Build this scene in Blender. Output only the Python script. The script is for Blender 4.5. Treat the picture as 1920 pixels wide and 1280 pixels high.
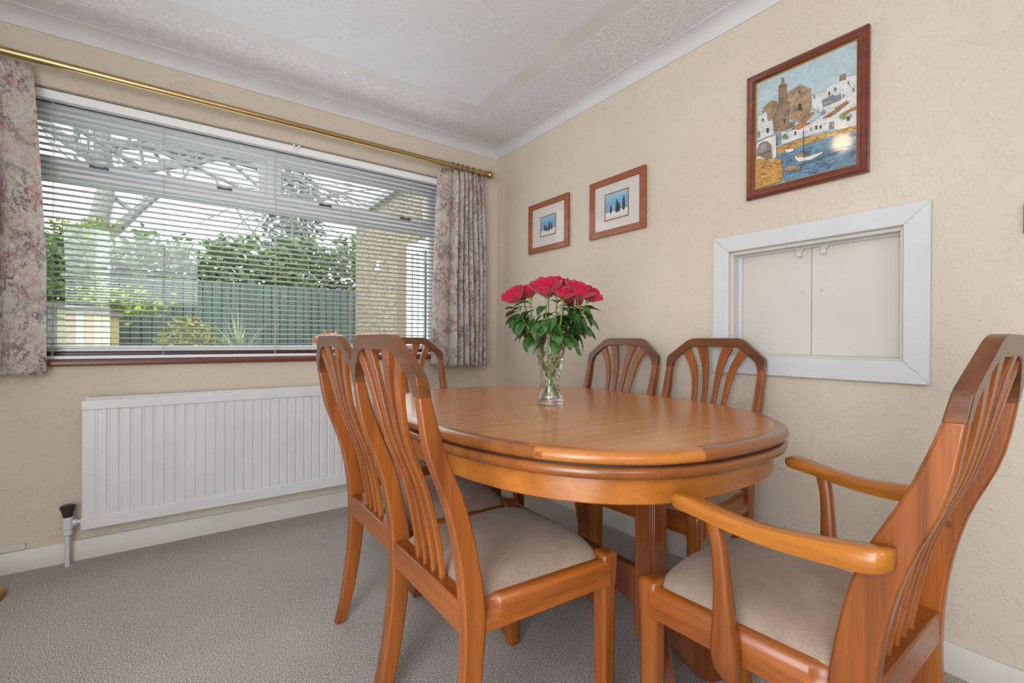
import bpy, bmesh, math, random
from math import sin, cos, pi, radians, sqrt, atan2, floor
from mathutils import Vector, Matrix

S = bpy.context.scene
COL = S.collection
for o in list(bpy.data.objects):
    bpy.data.objects.remove(o)

# ------------------------------------------------------------------ camera
def setup_camera():
    yaw, pitch, roll = radians(54.188), radians(-0.134), radians(0.302)
    F = Vector((cos(yaw) * cos(pitch), sin(yaw) * cos(pitch), sin(pitch)))
    R = Vector((sin(yaw), -cos(yaw), 0))
    U = R.cross(F)
    R, U = R * cos(roll) + U * sin(roll), U * cos(roll) - R * sin(roll)
    cd = bpy.data.cameras.new('camera')
    cd.sensor_width = 36
    cd.lens = 36 * 869.77 / 1920
    cd.clip_start = 0.02
    cam = bpy.data.objects.new('camera', cd)
    M = Matrix.Identity(4)
    for i in range(3):
        M[i][0], M[i][1], M[i][2] = R[i], U[i], -F[i]
    M.translation = Vector((-1.817, -2.704, 0.95))
    cam.matrix_world = M
    COL.objects.link(cam)
    S.camera = cam
    return R, F
VIEW_R, VIEW_F = setup_camera()

# ------------------------------------------------------------------ world, light, exposure
S.view_settings.view_transform = 'Standard'
S.view_settings.look = 'None'
S.view_settings.gamma = 1
S.view_settings.use_curve_mapping = False
S.view_settings.exposure = -0.17
w = bpy.data.worlds.new('overcast_sky')
S.world = w
w.use_nodes = True
w.node_tree.nodes['Background'].inputs[0].default_value = (0.95, 0.98, 1.0, 1)
w.node_tree.nodes['Background'].inputs[1].default_value = 3.9

def area(name, loc, rot, sx, sy, power, col):
    l = bpy.data.lights.new(name, 'AREA')
    l.shape = 'RECTANGLE'
    l.size, l.size_y, l.energy, l.color = sx, sy, power, col
    o = bpy.data.objects.new(name, l)
    o.location, o.rotation_euler = loc, rot
    COL.objects.link(o)
    return o
# daylight entering by the window in the far wall and by the window behind the camera
area('window_daylight', (-1.35, -0.012, 1.42), (radians(-90), 0, 0), 1.75, 1.05, 9, (0.90, 0.96, 1.0))
area('rear_window_daylight', (-2.10, -4.24, 1.80), (radians(90), 0, 0), 0.98, 0.80, 8, (0.93, 0.97, 1.0))
area('left_fill_lamp', (-2.82, -3.05, 1.1), (radians(90), 0, radians(-28)), 1.0, 1.9, 44, (0.88, 0.95, 1.0))  # unseen lamp added as the main room fill, angled towards the window wall
S.cycles.use_denoising = True
S.cycles.max_bounces = 16
S.cycles.diffuse_bounces = 5
S.cycles.transmission_bounces = 16
S.cycles.sample_clamp_indirect = 6

# ------------------------------------------------------------------ mesh helpers
class MB:
    def __init__(s):
        s.v, s.f, s.m, s.uv = [], [], [], None
    def add(s, pts):
        i = len(s.v)
        s.v += [tuple(p) for p in pts]
        return list(range(i, i + len(pts)))
    def face(s, pts, m=0):
        s.f.append(s.add(pts)); s.m.append(m)
    def idx(s, ids, m=0):
        s.f.append(list(ids)); s.m.append(m)
    def box(s, x0, x1, y0, y1, z0, z1, m=0, T=None):
        P = [(x0, y0, z0), (x1, y0, z0), (x1, y1, z0), (x0, y1, z0), (x0, y0, z1), (x1, y0, z1), (x1, y1, z1), (x0, y1, z1)]
        if T: P = [T(*p) for p in P]
        b = s.add(P)
        for q in ((0, 3, 2, 1), (4, 5, 6, 7), (0, 1, 5, 4), (1, 2, 6, 5), (2, 3, 7, 6), (3, 0, 4, 7)):
            s.idx([b[k] for k in q], m)
    def loft(s, rings, closed=True, cap=True, m=0, loop=False):
        I = [s.add(r) for r in rings]
        n = len(rings[0])
        for a in range(len(I) - (0 if loop else 1)):
            A, B = I[a], I[(a + 1) % len(I)]
            for k in range(n if closed else n - 1):
                k2 = (k + 1) % n
                s.idx([A[k], A[k2], B[k2], B[k]], m)
        if cap and closed and not loop:
            s.idx(I[0][::-1], m); s.idx(I[-1], m)
    def tube(s, path, r, n=8, cap=True, m=0):
        path = [Vector(p) for p in path]
        rs = r if isinstance(r, (list, tuple)) else [r] * len(path)
        rings = []
        ref = Vector((0, 0, 1))
        for i, p in enumerate(path):
            d = (path[min(i + 1, len(path) - 1)] - path[max(i - 1, 0)]).normalized()
            if abs(d.dot(ref)) > 0.95: ref = Vector((1, 0, 0)) if abs(d.x) < .9 else Vector((0, 1, 0))
            a = d.cross(ref).normalized(); b = d.cross(a)
            rings.append([p + (a * cos(2 * pi * k / n) + b * sin(2 * pi * k / n)) * rs[i] for k in range(n)])
        s.loft(rings, True, cap, m)
    def lathe(s, prof, n=32, c=(0, 0, 0), axis='z', cap=True, m=0):
        rings = []
        for r, h in prof:
            ring = []
            for k in range(n):
                a = 2 * pi * k / n
                if axis == 'z': p = (c[0] + r * cos(a), c[1] + r * sin(a), c[2] + h)
                elif axis == 'x': p = (c[0] + h, c[1] + r * cos(a), c[2] + r * sin(a))
                else: p = (c[0] + r * cos(a), c[1] + h, c[2] + r * sin(a))
                ring.append(p)
            rings.append(ring)
        s.loft(rings, True, cap, m)
    def prism(s, pts, d, m=0):
        d = Vector(d)
        s.loft([[Vector(p) for p in pts], [Vector(p) + d for p in pts]], True, True, m)
    def build(s, name, mats, parent=None, smooth=40, bevel=0, seg=2, weld=False):
        me = bpy.data.meshes.new(name)
        me.from_pydata([tuple(p) for p in s.v], [], s.f)
        if not isinstance(mats, (list, tuple)): mats = [mats]
        for mt in mats: me.materials.append(mt)
        for p, k in zip(me.polygons, s.m): p.material_index = k
        if s.uv:
            lay = me.uv_layers.new(name='UVMap')
            for l in me.loops: lay.data[l.index].uv = s.uv[l.vertex_index]
        bm = bmesh.new(); bm.from_mesh(me)
        if weld: bmesh.ops.remove_doubles(bm, verts=bm.verts, dist=1e-5)
        bmesh.ops.recalc_face_normals(bm, faces=bm.faces)
        bm.to_mesh(me); bm.free()
        if smooth:
            for p in me.polygons: p.use_smooth = True
            me.set_sharp_from_angle(angle=radians(smooth))
        o = bpy.data.objects.new(name, me)
        COL.objects.link(o)
        if parent: o.parent = parent
        if bevel:
            b = o.modifiers.new('bevel', 'BEVEL')
            b.width, b.segments, b.limit_method, b.angle_limit = bevel, seg, 'ANGLE', radians(38)
            b.harden_normals = False
        return o

def tag(o, label=None, cat=None, group=None, kind=None):
    if label: o['label'] = label
    if cat: o['category'] = cat
    if group: o['group'] = group
    if kind: o['kind'] = kind
    return o
def thing(name, loc=(0, 0, 0), rz=0, **k):
    o = bpy.data.objects.new(name, None)
    o.empty_display_size = 0.05
    o.location = loc; o.rotation_euler = (0, 0, rz)
    COL.objects.link(o)
    return tag(o, **k)
def kids(o): return [c for c in list(bpy.data.objects) if c.parent == o]
def copy_tree(o, parent=None):
    c = o.copy(); COL.objects.link(c); c.parent = parent
    for ch in kids(o): copy_tree(ch, c)
    return c
def lerp(a, b, t): return a + (b - a) * t
def interp(tab, x):
    """piecewise smooth interpolation (Catmull-Rom style) of [(x, y...)] rows"""
    n = len(tab)
    if x <= tab[0][0]: return list(tab[0][1:])
    if x >= tab[-1][0]: return list(tab[-1][1:])
    i = max(k for k in range(n - 1) if tab[k][0] <= x)
    x0, x1 = tab[i][0], tab[i + 1][0]
    t = (x - x0) / (x1 - x0)
    out = []
    for c in range(1, len(tab[0])):
        def slope(k):
            if k == 0: return (tab[1][c] - tab[0][c]) / (tab[1][0] - tab[0][0])
            if k == n - 1: return (tab[-1][c] - tab[-2][c]) / (tab[-1][0] - tab[-2][0])
            return (tab[k + 1][c] - tab[k - 1][c]) / (tab[k + 1][0] - tab[k - 1][0])
        m0, m1 = slope(i) * (x1 - x0), slope(i + 1) * (x1 - x0)
        h = t * t * (3 - 2 * t)
        out.append(tab[i][c] * (1 - h) + tab[i + 1][c] * h + m0 * (t ** 3 - 2 * t * t + t) + m1 * (t ** 3 - t * t))
    return out

# ------------------------------------------------------------------ materials
def srgb(r, g, b):
    f = lambda c: (c / 255 / 12.92) if c <= 10.3 else ((c / 255 + .055) / 1.055) ** 2.4
    return (f(r), f(g), f(b), 1)
class NT:
    def __init__(s, name):
        s.mat = bpy.data.materials.new(name); s.mat.use_nodes = True
        s.t = s.mat.node_tree; s.n = s.t.nodes; s.b = s.n['Principled BSDF']
    def node(s, typ, **kw):
        n = s.n.new(typ)
        for k, v in kw.items():
            if k in n.inputs: s.set(n.inputs[k], v)
            else: setattr(n, k, v)
        return n
    def set(s, inp, v):
        if isinstance(v, bpy.types.NodeSocket): s.t.links.new(v, inp)
        elif isinstance(v, bpy.types.Node): s.t.links.new(v.outputs[0], inp)
        else: inp.default_value = v
    def math(s, op, a, b=0.0, c=None):
        n = s.n.new('ShaderNodeMath'); n.operation = op
        s.set(n.inputs[0], a); s.set(n.inputs[1], b)
        if c is not None: s.set(n.inputs[2], c)
        return n.outputs[0]
    def coord(s, kind='Object', scale=(1, 1, 1), rot=(0, 0, 0)):
        tc = s.n.new('ShaderNodeTexCoord'); mp = s.n.new('ShaderNodeMapping')
        s.t.links.new(tc.outputs[kind], mp.inputs[0])
        mp.inputs['Scale'].default_value = scale; mp.inputs['Rotation'].default_value = rot
        return mp.outputs[0]
    def noise(s, vec, scale, detail=3, rough=.5, dist=0.0):
        n = s.n.new('ShaderNodeTexNoise')
        s.t.links.new(vec, n.inputs['Vector'])
        n.inputs['Scale'].default_value, n.inputs['Detail'].default_value = scale, detail
        n.inputs['Roughness'].default_value, n.inputs['Distortion'].default_value = rough, dist
        return n.outputs['Fac']
    def ramp(s, fac, stops, interp='LINEAR'):
        r = s.n.new('ShaderNodeValToRGB'); r.color_ramp.interpolation = interp
        e = r.color_ramp.elements
        while len(e) < len(stops): e.new(0.5)
        for k, (p, c) in enumerate(stops):
            e[k].position = p; e[k].color = c if len(c) == 4 else (*c, 1)
        s.set(r.inputs[0], fac)
        return r.outputs[0]
    def mix(s, fac, a, b):
        n = s.n.new('ShaderNodeMix'); n.data_type = 'RGBA'
        s.set(n.inputs[0], fac); s.set(n.inputs[6], a); s.set(n.inputs[7], b)
        return n.outputs[2]
    def bump(s, h, strength, dist):
        n = s.n.new('ShaderNodeBump')
        s.set(n.inputs['Height'], h)
        n.inputs['Strength'].default_value, n.inputs['Distance'].default_value = strength, dist
        s.t.links.new(n.outputs[0], s.b.inputs['Normal'])
    def fin(s, col=None, rough=.5, spec=None, metal=None, coat=None, coat_rough=None, sheen=None):
        b = s.b
        if col is not None: s.set(b.inputs['Base Color'], col)
        s.set(b.inputs['Roughness'], rough)
        if spec is not None: b.inputs['Specular IOR Level'].default_value = spec
        if metal is not None: b.inputs['Metallic'].default_value = metal
        if coat is not None: b.inputs['Coat Weight'].default_value = coat
        if coat_rough is not None: b.inputs['Coat Roughness'].default_value = coat_rough
        if sheen is not None: b.inputs['Sheen Weight'].default_value = sheen
        return s.mat

def plain(name, col, rough=.5, **k):
    return NT(name).fin(srgb(*col), rough, **k)
def painted(name, col, rough=.4, bump=.08):
    n = NT(name); c = n.coord()
    h = n.noise(c, 60, 3)
    k = n.noise(c, 5, 2)
    d = tuple(x * .93 for x in srgb(*col)[:3]) + (1,)
    n.bump(h, bump, .002)
    return n.fin(n.ramp(k, [(.3, d), (.65, srgb(*col))]), rough)
def wood(name, dark, light, axis='z', rough=.33, coat=.25, scale=1.0, fleck=.4):
    n = NT(name)
    sc = {'x': (1.6, 38, 38), 'y': (38, 1.6, 38), 'z': (38, 38, 1.6)}[axis]
    c = n.coord('Object', tuple(a * scale for a in sc))
    g = n.noise(c, 1.0, 4, .55, .5)
    fine = n.noise(c, 7.0, 3, .6)
    big = n.noise(n.coord('Object', tuple(a * scale * .25 for a in sc)), 1.0, 2)
    k = n.math('ADD', n.math('MULTIPLY', g, .55), n.math('MULTIPLY', big, .45))
    col = n.ramp(k, [(.32, srgb(*dark)), (.68, srgb(*light))])
    pores = n.ramp(fine, [(.36, (.62, .55, .5, 1)), (.48, (1, 1, 1, 1))])
    mm = n.n.new('ShaderNodeMix'); mm.data_type = 'RGBA'; mm.blend_type = 'MULTIPLY'
    mm.inputs[0].default_value = fleck
    n.set(mm.inputs[6], col); n.set(mm.inputs[7], pores)
    n.bump(fine, .05, .001)
    return n.fin(mm.outputs[2], rough, coat=coat, coat_rough=.22)

M = {}
M['post'] = wood('teak_upright_grain', (114, 58, 18), (171, 94, 32), 'z')
M['rail_u'] = wood('teak_rail_long_grain', (122, 62, 18), (176, 97, 32), 'x')
M['rail_v'] = wood('teak_rail_cross_grain', (122, 62, 18), (176, 97, 32), 'y')
M['crest'] = wood('teak_crest_dark', (84, 46, 19), (128, 74, 34), 'y', rough=.3)
M['arm'] = wood('teak_arm_light', (156, 90, 22), (192, 120, 38), 'x', rough=.28)
M['veneer'] = wood('table_veneer', (176, 108, 46), (206, 136, 66), 'x', rough=.22, coat=.4, scale=1.0, fleck=.12)
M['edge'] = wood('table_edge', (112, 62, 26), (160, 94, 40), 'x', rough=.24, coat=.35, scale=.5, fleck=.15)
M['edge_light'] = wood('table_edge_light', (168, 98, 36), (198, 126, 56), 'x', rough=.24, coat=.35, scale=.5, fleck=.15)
M['apron'] = wood('table_apron', (156, 88, 26), (190, 116, 44), 'x', rough=.3, scale=.7, fleck=.15)
M['base'] = wood('table_base_dark', (98, 50, 23), (138, 74, 36), 'z', rough=.3)
M['groove'] = plain('dark_groove', (48, 24, 12), .6)
M['subframe'] = wood('dark_timber_subframe', (62, 36, 32), (84, 50, 44), 'x', rough=.4)
M['sill'] = wood('mahogany_sill', (96, 40, 26), (128, 56, 36), 'x', rough=.35)

def mk_fabric():
    n = NT('taupe_velour'); c = n.coord()
    a = n.noise(c, 9, 3, .6, .6); f = n.noise(c, 420, 2)
    k = n.math('ADD', n.math('MULTIPLY', a, .6), n.math('MULTIPLY', f, .4))
    n.bump(f, .25, .001)
    return n.fin(n.ramp(k, [(.3, srgb(136, 117, 101)), (.7, srgb(174, 153, 135))]), .95, spec=.15, sheen=.2)
M['fabric'] = mk_fabric()

def mk_carpet():
    n = NT('grey_brown_twist_carpet'); c = n.coord()
    f = n.noise(c, 330, 2, .6); g = n.noise(c, 700, 2, .7); b = n.noise(c, 2.2, 3, .6)
    k = n.math('ADD', n.math('MULTIPLY', f, .6), n.math('MULTIPLY', g, .4))
    col = n.ramp(k, [(.40, srgb(62, 57, 54)), (.46, srgb(146, 138, 132)), (.54, srgb(196, 187, 181)), (.60, srgb(254, 250, 245))])
    sh = n.ramp(b, [(.3, (.86, .86, .86, 1)), (.7, (1, 1, 1, 1))])
    mm = n.n.new('ShaderNodeMix'); mm.data_type = 'RGBA'; mm.blend_type = 'MULTIPLY'; mm.inputs[0].default_value = 1
    n.set(mm.inputs[6], col); n.set(mm.inputs[7], sh)
    n.bump(k, .3, .003)
    return n.fin(mm.outputs[2], 1, spec=.05)
M['carpet'] = mk_carpet()

def mk_wallpaper(name, lo, hi):
    """embossed scroll wallpaper: thin ridges along the contours of a warped noise"""
    n = NT(name); c = n.coord()
    a = n.noise(c, 12.5, 2.2, .5, 1.6)
    ridge = n.math('ABSOLUTE', n.math('SINE', n.math('MULTIPLY', a, 20.0)))
    ridge = n.math('SUBTRACT', 1.0, n.math('MINIMUM', n.math('MULTIPLY', ridge, 2.2), 1.0))
    mask = n.ramp(n.noise(c, 17, 1), [(.38, (0, 0, 0, 1)), (.50, (1, 1, 1, 1))])
    h = n.math('MULTIPLY', ridge, mask)
    fine = n.noise(c, 110, 2)
    h2 = n.math('ADD', h, n.math('MULTIPLY', fine, .12))
    n.bump(h2, .30, .006)
    v = n.noise(c, 1.5, 2)
    return n.fin(n.ramp(v, [(.3, srgb(*lo)), (.7, srgb(*hi))]), .62, spec=.3)
M['wall'] = mk_wallpaper('cream_embossed_wallpaper', (206, 194, 178), (214, 203, 187))
M['white'] = painted('white_gloss_paint', (212, 213, 217), .35)
M['skirt'] = painted('ivory_skirting_paint', (214, 211, 203), .42, .15)
M['coving'] = painted('white_coving', (214, 214, 216), .6, .05)
M['upvc'] = plain('white_upvc', (246, 248, 251), .3)
M['rad'] = painted('radiator_enamel', (220, 220, 223), .3, .04)
M['slat'] = plain('white_aluminium_slat', (246, 250, 254), .35)
M['hatchdoor'] = painted('cream_white_hatch_panel', (212, 207, 199), .5)
def mk_glass(name, ior=1.45, rough=0):
    n = NT(name)
    n.b.inputs['Transmission Weight'].default_value = 1
    n.b.inputs['IOR'].default_value = ior
    return n.fin((1, 1, 1, 1), rough)
def mk_pane(name):
    n = NT(name)
    g = n.n.new('ShaderNodeBsdfGlossy'); g.inputs['Roughness'].default_value = 0.0
    t = n.n.new('ShaderNodeBsdfTransparent'); t.inputs[0].default_value = (.95, .98, .97, 1)
    f = n.n.new('ShaderNodeFresnel'); f.inputs[0].default_value = 1.5
    mx = n.n.new('ShaderNodeMixShader')
    n.t.links.new(f.outputs[0], mx.inputs[0]); n.t.links.new(t.outputs[0], mx.inputs[1]); n.t.links.new(g.outputs[0], mx.inputs[2])
    n.t.links.new(mx.outputs[0], n.n['Material Output'].inputs[0])
    return n.mat
M['pane'] = mk_pane('window_glass')
M['crystal'] = mk_glass('crystal_glass', 1.5)
M['water'] = mk_glass('water', 1.33)
M['brass'] = NT('polished_brass').fin(srgb(188, 164, 116), .28, metal=1)
M['brassold'] = NT('antique_brass').fin(srgb(176, 140, 70), .32, metal=1)

def mk_ceiling_stipple():
    n = NT('stippled_ceiling_plaster'); c = n.coord()
    a = n.noise(c, 76, 3, .6, .6); b = n.noise(c, 36, 2, .5, .8)
    h = n.math('ADD', n.ramp(a, [(.48, (0, 0, 0, 1)), (.62, (1, 1, 1, 1))]), b)
    n.bump(h, .55, .009)
    return n.fin(srgb(232, 230, 234), .6)
def mk_ceiling_comb():
    """fish-scale fans with concentric comb lines"""
    n = NT('combed_fan_ceiling_plaster'); c = n.coord('Object', (1, 1, 1), (0, 0, radians(180)))
    sp = n.n.new('ShaderNodeSeparateXYZ'); n.t.links.new(c, sp.inputs[0])
    x, y = sp.outputs[0], sp.outputs[1]
    R, SP_, WD = .30, .5, 1.3          # fan radius, row spacing and fan spacing in radii
    yr = n.math('DIVIDE', y, R); xr = n.math('DIVIDE', x, R * WD)
    row = n.math('ADD', n.math('FLOOR', n.math('DIVIDE', n.math('SUBTRACT', yr, 1.0), SP_)), 1.0)
    def cand(r):
        off = n.math('MULTIPLY', n.math('FLOORED_MODULO', r, 2.0), .5)
        cx = n.math('ADD', n.math('FLOOR', n.math('ADD', n.math('SUBTRACT', xr, off), .5)), off)
        dx = n.math('MULTIPLY', n.math('SUBTRACT', xr, cx), WD)
        dy = n.math('SUBTRACT', yr, n.math('MULTIPLY', r, SP_))
        return n.math('SQRT', n.math('ADD', n.math('MULTIPLY', dx, dx), n.math('MULTIPLY', dy, dy)))
    ds = [cand(n.math('ADD', row, float(k))) for k in range(4)]
    d = ds[3]
    for q in (2, 1, 0):                # the lowest row whose fan reaches this point lies on top
        u = n.math('LESS_THAN', ds[q], 1.0)
        d = n.math('ADD', n.math('MULTIPLY', ds[q], u), n.math('MULTIPLY', d, n.math('SUBTRACT', 1.0, u)))
    s_ = n.math('SINE', n.math('MULTIPLY', d, 2 * pi * R / .0075))
    edge = n.math('GREATER_THAN', d, .982)
    h = n.math('ADD', n.math('MULTIPLY', s_, .35), n.math('MULTIPLY', edge, 1.6))
    n.bump(h, .42, .006)
    return n.fin(srgb(226, 227, 233), .55)
M['stipple'] = mk_ceiling_stipple()
M['comb'] = mk_ceiling_comb()
M['smooth'] = painted('smooth_ceiling_margin', (222, 219, 220), .6)

def mk_curtain():
    n = NT('floral_curtain_cotton'); c = n.coord('UV')
    base = n.ramp(n.noise(c, 6, 4, .6, 1.0), [(.35, srgb(160, 154, 150)), (.5, srgb(196, 189, 182)), (.65, srgb(184, 172, 168))])
    pink = n.ramp(n.noise(c, 6.5, 3, .6, 1.4), [(.56, (0, 0, 0, 1)), (.63, (1, 1, 1, 1))])
    sc2 = n.coord('UV', (1, 1, 1), (0, 0, .8))
    olive = n.ramp(n.noise(sc2, 9.5, 2, .5, 1.2), [(.6, (0, 0, 0, 1)), (.66, (1, 1, 1, 1))])
    c3 = n.coord('UV', (1.3, .9, 1), (0, 0, 2.1))
    mauve = n.math('MULTIPLY', n.ramp(n.noise(c3, 7, 3, .6), [(.46, (0, 0, 0, 1)), (.54, (1, 1, 1, 1))]),
                   n.ramp(n.noise(c3, 62, 3, .7, 1.0), [(.48, (0, 0, 0, 1)), (.56, (1, 1, 1, 1))]))
    ln = n.noise(c3, 16, 2, .5, 1.5)
    line = n.math('SUBTRACT', 1.0, n.math('MINIMUM', n.math('MULTIPLY', n.math('ABSOLUTE', n.math('SUBTRACT', ln, .5)), 42.0), 1.0))
    ln2 = n.noise(sc2, 12, 2, .5, 2.0)
    lite = n.math('SUBTRACT', 1.0, n.math('MINIMUM', n.math('MULTIPLY', n.math('ABSOLUTE', n.math('SUBTRACT', ln2, .52)), 36.0), 1.0))
    col = n.mix(n.math('MULTIPLY', pink, .7), base, srgb(188, 134, 138))
    col = n.mix(n.math('MULTIPLY', olive, .7), col, srgb(148, 138, 112))
    col = n.mix(n.math('MULTIPLY', mauve, .8), col, srgb(104, 84, 98))
    col = n.mix(n.math('MULTIPLY', line, .55), col, srgb(120, 104, 100))
    col = n.mix(n.math('MULTIPLY', lite, .5), col, srgb(226, 218, 200))
    n.bump(n.noise(c, 500, 2), .15, .001)
    return n.fin(col, .9, spec=.1, sheen=.1)
M['curtain'] = mk_curtain()

# ------------------------------------------------------------------ room shell
XL, YB, ZC = -2.75, -4.30, 2.27
WX0, WX1, WZ0, WZ1 = -2.42, -0.40, 0.832, 2.0     # window recess
def structure(mb, name, mat, **k):
    return tag(mb.build(name, mat, smooth=k.pop('smooth', 40), bevel=k.pop('bevel', 0)), kind='structure')
def wall_y(mb, x0, x1, y0, y1, z0, z1, holes):
    """wall slab spanning x with rectangular holes (x0,x1,z0,z1)"""
    xs = sorted({x0, x1} | {h[0] for h in holes} | {h[1] for h in holes})
    zs = sorted({z0, z1} | {h[2] for h in holes} | {h[3] for h in holes})
    for a, b in zip(xs, xs[1:]):
        for c, d in zip(zs, zs[1:]):
            mx, mz = (a + b) / 2, (c + d) / 2
            if not any(h[0] < mx < h[1] and h[2] < mz < h[3] for h in holes):
                mb.box(a, b, y0, y1, c, d)
def wall_x(mb, y0, y1, x0, x1, z0, z1, holes):
    ys = sorted({y0, y1} | {h[0] for h in holes} | {h[1] for h in holes})
    zs = sorted({z0, z1} | {h[2] for h in holes} | {h[3] for h in holes})
    for a, b in zip(ys, ys[1:]):
        for c, d in zip(zs, zs[1:]):
            my, mz = (a + b) / 2, (c + d) / 2
            if not any(h[0] < my < h[1] and h[2] < mz < h[3] for h in holes):
                mb.box(x0, x1, a, b, c, d)
b = MB(); b.box(XL - .2, .2, YB - .2, .27, -.08, 0); structure(b, 'floor', M['carpet'])
b = MB(); wall_y(b, XL - .2, .2, 0, .27, 0, 2.5, [(WX0, WX1, WZ0, WZ1)]); structure(b, 'wall_back', M['wall'], smooth=0)
HY0, HY1, HZ0, HZ1 = -2.252, -1.697, 0.893, 1.309
b = MB(); wall_x(b, YB - .2, 0, 0, .2, 0, 2.5, [(HY0, HY1, HZ0, HZ1)]); structure(b, 'wall_right', M['wall'], smooth=0)
b = MB(); wall_x(b, YB - .2, 0, XL - .2, XL, 0, 2.5, [(-3.5, -2.3, 0, 2.02)]); structure(b, 'wall_left', M['wall'], smooth=0)
b = MB(); wall_y(b, XL, 0, YB - .2, YB, 0, 2.5, [(-2.60, -1.60, 1.38, 2.22)]); structure(b, 'wall_front', M['wall'], smooth=0)
# ceiling: stippled border, smooth margin, combed field
b = MB()
I1, I2 = .367, .455
def ring(b, d0, d1, m):
    P = lambda d: [(XL + d, YB + d, ZC), (-d, YB + d, ZC), (-d, -d, ZC), (XL + d, -d, ZC)]
    A, B = P(d0), P(d1)
    for k in range(4):
        b.face([A[k], A[(k + 1) % 4], B[(k + 1) % 4], B[k]], m)
ring(b, 0, I1, 0); ring(b, I1, I2, 1)
b.face([(XL + I2, YB + I2, ZC), (-I2, YB + I2, ZC), (-I2, -I2, ZC), (XL + I2, -I2, ZC)], 2)
b.box(XL - .2, .2, YB - .2, .27, ZC + .002, ZC + .2, 1)
structure(b, 'ceiling', [M['stipple'], M['smooth'], M['comb']], smooth=0)
# coving: a concave quarter section swept along each wall, mitred in the corners
def coving(name, p0, p1, inward, m0, m1):
    p0, p1, inward = Vector(p0), Vector(p1), Vector(inward)
    d = (p1 - p0).normalized()
    h, w_ = .056, .068
    sec = [(0, 0), (.004, 0)]
    for k in range(9):
        a = pi / 2 * k / 8
        sec.append((w_ - (w_ - .005) * cos(a) , h * (1 - (1 - sin(a)) ) * .94))
    sec += [(w_, h * .96), (w_, h), (0, h)]
    rings = []
    for p, s_ in ((p0, m0), (p1, -m1)):
        rings.append([p + inward * u + Vector((0, 0, ZC - h + v)) + d * (u * s_) for u, v in sec])
    b = MB(); b.loft(rings); return structure(b, name, M['coving'], smooth=30)
coving('trim_1', (XL, 0, 0), (0, 0, 0), (0, -1, 0), 1, 1)
coving('trim_2', (0, 0, 0), (0, YB, 0), (-1, 0, 0), 1, 1)
coving('trim_3', (0, YB, 0), (XL, YB, 0), (0, 1, 0), 1, 1)
coving('trim_4', (XL, YB, 0), (XL, 0, 0), (1, 0, 0), 1, 1)
def base_y(name, x0, x1, y, s_):
    b = MB(); b.prism([(x0, y, 0), (x0, y + s_ * .016, 0), (x0, y + s_ * .016, .078), (x0, y + s_ * .010, .086), (x0, y, .086)], (x1 - x0, 0, 0)); structure(b, name, M['skirt'])
def base_x(name, y0, y1, x, s_, z=.086):
    b = MB(); b.prism([(x, y0, 0), (x + s_ * .016, y0, 0), (x + s_ * .016, y0, z - .008), (x + s_ * .010, y0, z), (x, y0, z)], (0, y1 - y0, 0)); return b
base_y('baseboard_back', XL, 0, 0, -1)
structure(base_x('x', YB, -.016, 0, -1), 'baseboard_right', M['skirt'])
base_y('baseboard_front', XL, -.016, YB, 1)
bb = base_x('x', YB + .016, -3.5, XL, 1); bb2 = base_x('x', -2.3, -.016, XL, 1)
n0 = len(bb.v); bb.v += bb2.v; bb.f += [[k + n0 for k in f] for f in bb2.f]; bb.m += bb2.m
structure(bb, 'baseboard_left', M['skirt'])
b = MB(); b.box(XL, -2.318, -.013, 0, .088, .112); structure(b, 'trim_5', M['skirt'], bevel=.002)

# ------------------------------------------------------------------ window with blind
win = thing('window_1', ((WX0 + WX1) / 2, .13, WZ0), kind='structure')
def wpart(mb, name, mat, par=win, **k):
    o = mb.build(name, mat, None, **k)
    if par: o.parent = par; o.matrix_parent_inverse = Matrix.Translation(-par.location)
    return o
F0, F1 = .10, .165                 # frame depth
ZB = .916                          # top of the bottom frame member
b = MB()
b.box(WX0, WX1, F0, F1, .890, ZB); b.box(WX0, WX1, F0, F1, 1.935, 1.972)
b.box(WX0, WX0 + .06, F0, F1, ZB, 1.935); b.box(WX1 - .06, WX1, F0, F1, ZB, 1.935)
wpart(b, 'window_frame', M['upvc'], bevel=.004)
b = MB(); b.box(WX0, WX1, .088, F1, .852, .889); b.box(WX0, WX1, .094, F1, 1.973, 2.0); wpart(b, 'timber_subframe', M['subframe'], bevel=.003)
b = MB(); b.box(WX0 + .06, WX1 - .06, F0, F1, 1.642, 1.706); wpart(b, 'transom', M['upvc'], bevel=.004)
b = MB(); b.box(-1.436, -1.39, F0, F1, 1.706, 1.935); wpart(b, 'mullion', M['upvc'], bevel=.004)
for x0, x1 in ((WX0 + .06, -1.436), (-1.39, WX1 - .06)):
    b = MB(); t = .03; y0, y1 = F0 - .016, F1 - .01
    b.box(x0, x1, y0, y1, 1.700, 1.736); b.box(x0, x1, y0, y1, 1.900, 1.94)
    b.box(x0, x0 + t, y0, y1, 1.736, 1.900); b.box(x1 - t, x1, y0, y1, 1.736, 1.900)
    sash = wpart(b, 'top_sash', M['upvc'], bevel=.004)
    b = MB(); b.box(x0 + t, x1 - t, .130, .134, 1.736, 1.900); wpart(b, 'pane', M['pane'], smooth=0)
    for fx in (.28, .8):
        xs = lerp(x0, x1, fx)
        b = MB(); b.box(xs - .03, xs + .03, y0 - .012, y0, 1.710, 1.719); b.box(xs - .035, xs - .02, y0 - .017, y0, 1.706, 1.723); b.box(xs + .015, xs + .027, y0 - .02, y0, 1.706, 1.721)
        wpart(b, 'window_stay', plain('stay_metal', (90, 92, 98), .3, metal=.8) if 'stay' not in M else M['stay'], bevel=.001)
b = MB(); b.box(WX0 + .06, WX1 - .06, .130, .134, ZB, 1.642); wpart(b, 'pane', M['pane'], smooth=0)
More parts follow.
